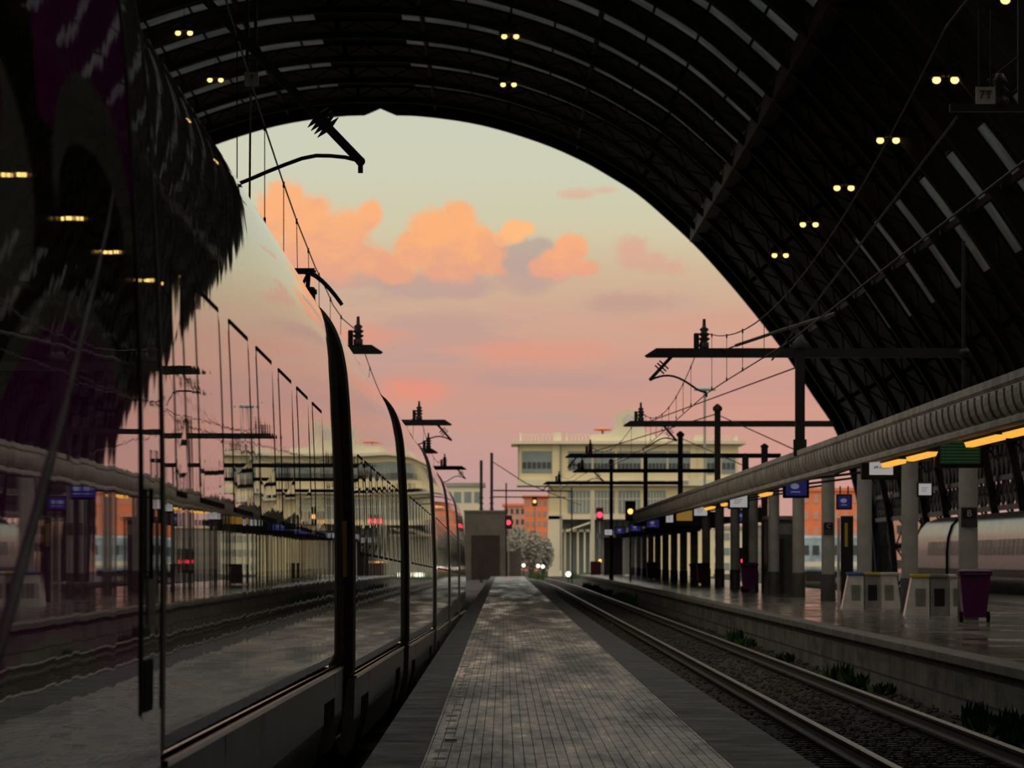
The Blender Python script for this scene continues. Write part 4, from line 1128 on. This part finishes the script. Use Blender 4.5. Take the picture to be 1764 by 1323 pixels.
# low pale side wing left, orange houses, distant houses and trees
def house(px0, px1, ptop, D, m, label, wins=(4,3), roof=None, dep=12, base=-.3, pane='dglass', ww=.5):
    x0, x1, zt = X(px0,D), X(px1,D), Z(ptop,D)
    t = thing('apartment_building', ((x0+x1)/2,D+dep/2,base), label, 'building', 'buildings beyond the station')
    MB().box((x0,D,base), (x1,D+dep,zt)).build('wall', M[m], t)
    MB().box((x0-.3,D-.3,zt), (x1+.3,D+dep+.3,zt+.45)).build('roof', M[roof or m], t)
    nx_, nz_ = wins; cw, chh = (x1-x0)/nx_, (zt-base)/nz_
    for i in range(nx_):
        for j in range(nz_):
            xa, za = x0+cw*(i+.5-ww/2), base+chh*(j+.28); MB().box((xa,D-.08,za), (xa+cw*ww,D+.05,za+chh*.48)).build('window', M[pane], t)
    return t
house(762,832,838,640,'creamlite','pale low building over the far train roof, left of the masts',(4,4),'greyblock',pane='bglass',ww=.7)
house(868,905,872,900,'pink_render','pinkish building between the hut and the cream building',(4,6),'orange_render')
house(903,944,858,860,'orange_render','reddish roofed block against the cream corner pillar',(4,7),'orange_render',pane='greyblock')
house(1380,1500,846,700,'orange_render','orange rendered block seen between the right columns',(7,5),'orange_render',pane='pink_render')
house(1290,1384,905,720,'greyblock','pale low building behind the booth',(8,3),'creamlite',pane='bglass',ww=.7)
house(1180,1292,912,690,'creamlite','white low building seen under the canopy shelter',(7,3),'greyblock',pane='bglass',ww=.6)
house(1500,1640,868,740,'pink_render','pink rendered block glimpsed past the lattice at the right',(7,4),'orange_render')
def tree(px, ptop, D, r, label, seed):
    rnd = random.Random(seed); x = X(px,D); zt = Z(ptop,D)
    t = thing('leafy_tree', (x,D,-.3), label, 'tree', 'trees before the distant houses')
    MB().tube([(x,D,-.3),(x+.1,D,zt*.35),(x,D,zt*.6)], .22, 8, radii=[.28,.22,.14]).build('trunk', M['bark'], t)
    q = MB()
    for _ in range(1100):
        v = Vector((rnd.gauss(0,1),rnd.gauss(0,1),rnd.gauss(0,1))).normalized()*rnd.random()**.4
        c = Vector((x+v.x*r, D+v.y*r, zt*.55+v.z*zt*.45)); s = rnd.uniform(.10,.24)
        a = Vector((rnd.uniform(-1,1),rnd.uniform(-1,1),rnd.uniform(-1,1))).normalized()*s; b = a.orthogonal().normalized()*s*.7
        q.add([c-a,c-b,c+a,c+b], [(0,1,2,3)])
    o = q.build('foliage', M['tree'], t)
    return t
tree(893,905,560,1.5,'grey-green tree nearest the hut',1); tree(915,912,540,1.4,'grey-green tree between the hut and the cream pillar',2); tree(936,925,550,1.2,'small tree against the cream corner pillar',3)
D = 520; a, b = X(1372,D), X(1500,D); zb_ = .1
t = thing('railcar', ((a+b)/2, D+1.5, zb_), 'pale blue railcar standing below the orange block', 'railcar')
MB().cbox((a,D,.5), (b,D+2.9,4.2), .25).build('body', M['railblue'], t)
MB().box((a,D-.03,1.0), (b,D+.01,1.5)).build('stripe', M['creamlite'], t)
for k in range(7): MB().box((a+.6+k*1.05,D-.04,2.2), (a+1.3+k*1.05,D+.01,3.2)).build('window', M['dglass'], t)
MB().box((a+.3,D+.3,-.1), (b-.3,D+2.6,.5)).build('underframe', M['under'], t)
D = 330; t = MB().cbox((X(1388,D),D,-.26), (X(1424,D),D+.4,Z(984,D)), .05); tag(t.build('barrier', M['creamlite'], loc=(X(1406,D),D,-.26)), 'low white barrier between the columns, below the pale blue railcar', 'barrier')
# weeds
def weeds(spots, label, per=26, s=.16):
    q = MB()
    for x, y, z, r, h in spots:
        for _ in range(per):
            a = random.uniform(0,6.28); rr = r*random.random()**.6; b = Vector((x+rr*math.cos(a)*.6, y+rr*math.sin(a)*3, z)); tip = b + Vector((random.uniform(-.12,.12), random.uniform(-.2,.2), h*random.uniform(.5,1.1)))
            w_ = Vector((.02+.02*random.random(), .02, 0)); m2 = b.lerp(tip,.55)
            q.add([b-w_*.4, b+w_*.4, m2+w_, tip, m2-w_], [(0,1,2,3,4)])
    return tag(q.build('weeds', M['leaf']), label, 'weeds', kind='stuff')
weeds([(5.75+random.uniform(-.2,.15), y, -.25, .3, random.uniform(.18,.42)) for y in [47,48.5,50,51.5,53,54.5,56,57.5,59,61,63,78,80,82,84,102,120,123]], 'green weeds at the foot of the platform edge wall', 46)
weeds([(5.55+random.uniform(-.3,.15), y, -.25, .5, random.uniform(.25,.6)) for y in range(215, 345, 9)] + [(X(px,D_), D_, -.25, 1.0, random.uniform(.5,.9)) for px, D_ in ((925,520),(932,505),(918,540),(985,520),(1000,530),(1012,525))], 'taller green weeds along the far platform wall and below the cream building', 90)
weeds([(X(px,D_), D_, -.25, .6, .3) for px, D_ in ((902,300),(896,310))], 'weed tufts beside the hut cabinet', 40)

# signals and lights
def signal(px, py, D, base_py, label, col='redlamp', r=.22, post=True):
    c = at(px, py, D); t = thing('signal_lamp', (c.x, D, base_py), label, 'signal', 'railway signals')
    MB().box((c.x-.3,D,c.z-.55), (c.x+.3,D+.2,c.z+.6)).build('head', M['dark'], t)
    MB().lathe([(r*.8,-.02),(r,0),(r*.5,.08)], 14).build('lens', M[col], t, local=True)
    l = t.children[-1]; l.rotation_euler = (R(90),0,0); l.location = (0,-.02,c.z-t.location.z)
    if post: MB().bar((c.x,D+.1,t.location.z), (c.x,D+.1,c.z-.5), .12, .12).build('post', M['grey'], t)
    return t
signal(876,900,427,-.3,'red signal lamp at the top right corner of the concrete hut',r=.2)
signal(1033,887,420,-.3,'red signal lamp on a pale post in front of the cream building',r=.24)
signal(921,864,600,-.3,'small amber signal lamp over the distant red roofs','amberlamp',.2)
signal(1281,966,230,PR,'red lamp low between the columns above a purple bin',r=.12)
signal(1086,881,290,PR,'amber signal lamp below the canopy end','amberlamp',.16)
def headlamp(px, py, D, label, m='whitelamp', r=.16):
    c = at(px, py, D); zb = -.3
    t = thing('yard_lamp', (c.x,D,zb), label, 'lamp', 'small yard lamps'); MB().ball((c.x,D,c.z), r, 6).build('bulb', M[m], t); MB().bar((c.x,D+r*.8,zb),(c.x,D+r*.8,c.z), .08, .08).build('post', M['dark'], t)
headlamp(927,975,480,'pair of white yard lights beside the rails, left one',r=.17); headlamp(935,976,480,'pair of white yard lights beside the rails, right one',r=.17)
headlamp(979,989,380,'bright white lamp low by the platform tip',r=.2); headlamp(902,974,470,'white yard lamp next to the hut cabinet',r=.16); headlamp(1034,966,410,'small amber lamp at the foot of the signal post','amberlamp',.14)
# pale post and signal frame right of the pillar
D = 430; m_ = MB().bar((X(1021,D),D,-.3),(X(1021,D),D,Z(845,D)),.32,.32); tag(m_.build('signal_mast', M['creamlite'], loc=(X(1021,D),D,-.3)), 'pale mast beside the red signal', 'mast')
# floodlight mast with ring head
for px, ptop, D, lb in ((1214,671,520,'tall slim floodlight mast with a pale ring head'), (1038,740,640,'orange-lit mast head showing over the cream roof')):
    c = at(px, ptop, D); t = thing('floodlight_mast', (c.x,D,-.3), lb, 'floodlight mast')
    MB().tube([(c.x,D,-.3),(c.x,D,c.z)], .13, 8).build('pole', M['bglass'], t)
    MB().lathe([(.25,.25),(1.1,.1),(1.15,-.1),(.4,-.15)], 18, c).build('ring_head', M['bglass'] if px > 1100 else M['orange_render'], t)  # orange light on the rear head is put into its colour

# ------------------------------------------------------------------ sky
world = bpy.data.worlds.new('dusk_sky'); scene.world = world; world.use_nodes = True
g = NT(world.node_tree); bg = g.n['Background']
dirv = g.new('ShaderNodeTexCoord').outputs['Generated']
sep = g.new('ShaderNodeSeparateXYZ'); g.l.new(dirv, sep.inputs[0]); dx, dy, dz = sep.outputs
yy = g.m('MAXIMUM', dy, .02)
U = g.m('ADD', g.m('MULTIPLY', g.m('DIVIDE', dx, yy), F/1000), VX/1000)          # bearing, thousandths of the survey unit
V = g.m('SUBTRACT', VY/1000, g.m('MULTIPLY', g.m('DIVIDE', dz, yy), F/1000))     # elevation, growing downwards
pos = lambda v: (v+1.038)/2
stops = [(0.0,srgb(150,160,160)),(pos(-.3),srgb(176,184,174)),(pos(.15),srgb(204,207,186)),(pos(.30),srgb(206,207,182)),(pos(.40),srgb(210,200,168)),(pos(.47),srgb(208,182,150)),(pos(.54),srgb(208,168,146)),
         (pos(.60),srgb(210,162,142)),(pos(.66),srgb(196,152,142)),(pos(.70),srgb(204,154,138)),(pos(.77),srgb(200,152,142)),(pos(.86),srgb(188,152,148)),(1.0,srgb(180,152,150))]
base = g.ramp(g.lin(V, -1.038, .962), stops)
P2 = g.xyz(U, V)
warp = g.noise(P2, 9.0, 5, .6); n2 = g.noise(g.mapping(P2, (1.0,1.25,1)), 17.0, 7, .62)
streak = g.noise(g.mapping(P2, (2.2, 13.0, 1)), 1.0, 4, .55)
# horizontal bands of pink and lilac in the lower sky
low = g.smooth(V, .47, .56)
base = g.mix(g.m('MULTIPLY', low, g.smooth(streak, .50, .66, 0, .5)), base, srgb(216,156,136))
base = g.mix(g.m('MULTIPLY', low, g.smooth(streak, .47, .36, 0, .6)), base, srgb(188,156,148))
# towards the right the low sky turns rosier
base = g.mix(g.m('MULTIPLY', g.m('MULTIPLY', g.smooth(U, 1.0, 1.3), g.smooth(V, .52, .70)), .5), base, srgb(212,154,138))
def field(blobs, noise_amp, n=None):
    f = None
    for (x, y, r, sy) in blobs:
        nd = g.new('ShaderNodeVectorMath', operation='DISTANCE')
        g.l.new(g.xyz(U, g.m('MULTIPLY', V, 1/sy)), nd.inputs[0]); nd.inputs[1].default_value = (x/1000, y/1000/sy, 0)
        v = g.m('SUBTRACT', 1.0, g.m('DIVIDE', nd.outputs['Value'], r/1000))
        f = v if f is None else g.m('SMOOTH_MAX', f, v, .12)
    nz = g.m('ADD', g.m('MULTIPLY', g.m('SUBTRACT', warp, .5), noise_amp), g.m('MULTIPLY', g.m('SUBTRACT', n2, .5), noise_amp*.9))
    return g.m('ADD', f, nz)
def cloud(base, blobs, lit, shade, amp, soft, vy0, vy1, opacity=1.0, amt=.75):
    f = field(blobs, amp)
    a = g.m('MULTIPLY', g.smooth(f, 0, soft), opacity)
    # undersides and gaps fall to lilac, bulges stay lit
    sh = g.m('ADD', g.smooth(V, vy0, vy1), g.m('MULTIPLY', g.m('SUBTRACT', n2, .5), 2.2))
    c = g.mix(g.m('MULTIPLY', g.smooth(sh, -.1, 1.1), amt), lit, shade)
    return g.mix(a, base, c)
# grey-lilac undersides lying behind
base = cloud(base, [(760,490,150,.22),(600,470,120,.3),(900,470,90,.5)], srgb(196,162,150), srgb(188,156,150), .7, .5, .40,.55,.75)
base = cloud(base, [(487,352,52,1),(530,392,66,1),(462,395,45,1),(600,392,52,1),(634,370,30,1.1),(580,436,82,.8),(640,448,50,.7),(510,455,80,.7)], srgb(254,178,122), srgb(222,160,138), 1.1, .42, .34,.50,.95)
base = cloud(base, [(788,380,44,1),(748,402,56,1),(715,432,52,.9),(810,424,62,.9),(850,446,50,.8),(690,462,44,.7),(770,450,80,.5)], srgb(254,178,120), srgb(222,160,138), 1.0, .38, .36,.50,.95)
base = cloud(base, [(905,440,46,.8),(930,430,34,.8),(890,455,34,.7)], srgb(190,170,154), srgb(188,162,152), .9, .45, .38,.5,.95)
base = cloud(base, [(884,400,28,.9),(865,410,18,.9),(905,395,18,.8)], srgb(254,190,130), srgb(236,170,136), 1.0, .35, .37,.46)
base = cloud(base, [(985,428,36,.9),(960,456,46,.7),(1005,462,34,.6),(940,462,34,.6)], srgb(250,174,126), srgb(222,160,140), 1.1, .42, .40,.50,.95)
base = cloud(base, [(1092,436,40,.9),(1130,452,44,.7),(1160,462,40,.6)], srgb(222,168,144), srgb(214,166,146), 1.3, .6, .40,.5,.75)
base = cloud(base, [(1000,334,46,.32),(1040,328,36,.3)], srgb(224,182,154), srgb(220,176,152), 1.2, .7, .30,.36,.75)
base = cloud(base, [(900,606,200,.16),(640,580,120,.22)], srgb(226,152,128), srgb(218,152,134), 1.0, .9, .55,.70,.7)
base = cloud(base, [(715,672,85,.40),(640,690,60,.5)], srgb(232,146,122), srgb(226,148,128), 1.0, .8, .64,.74,.85)
base = cloud(base, [(930,655,230,.10),(1090,520,140,.2)], srgb(192,154,144), srgb(190,152,144), .9, .8, .6,.7,.7)
# overhead dome: cool dusk light
dome = g.mix(g.smooth(dz, .12, .5), srgb(176,184,180), (1.45,1.37,1.22,1))
dome = g.mix(g.smooth(dy, .25, -.35), dome, (1.15,1.0,.82,1))
fr = g.m('MULTIPLY', g.smooth(dy, .35, .7), g.smooth(dz, .30, .13))
sky = g.mix(fr, dome, base)
sky = g.mix(g.smooth(dz, -.002, -.02), sky, (.12,.105,.09,1))
g.put(bg.inputs[0], sky); bg.inputs[1].default_value = 1.0

# ------------------------------------------------------------------ camera and render look
cam = bpy.data.cameras.new('camera'); co = bpy.data.objects.new('camera', cam); COL.objects.link(co)
co.location = (0,0,HC); co.rotation_euler = (R(90),0,0)
cam.sensor_width = 36; cam.sensor_fit = 'HORIZONTAL'; cam.lens = F/1764*36
cam.shift_x = (882-VX)/1764; cam.shift_y = (VY-661.5)/1764
cam.clip_start = .5; cam.clip_end = 6000
cam.dof.use_dof = True; cam.dof.focus_distance = 48; cam.dof.aperture_fstop = 8.5
scene.camera = co
scene.view_settings.view_transform = 'Standard'; scene.view_settings.look = 'None'
scene.view_settings.exposure = 0; scene.view_settings.gamma = 1; scene.view_settings.use_curve_mapping = False
scene.cycles.use_denoising = True
scene.cycles.max_bounces = 7; scene.cycles.diffuse_bounces = 3; scene.cycles.glossy_bounces = 4; scene.cycles.transparent_max_bounces = 8
scene.cycles.sample_clamp_indirect = 4.0
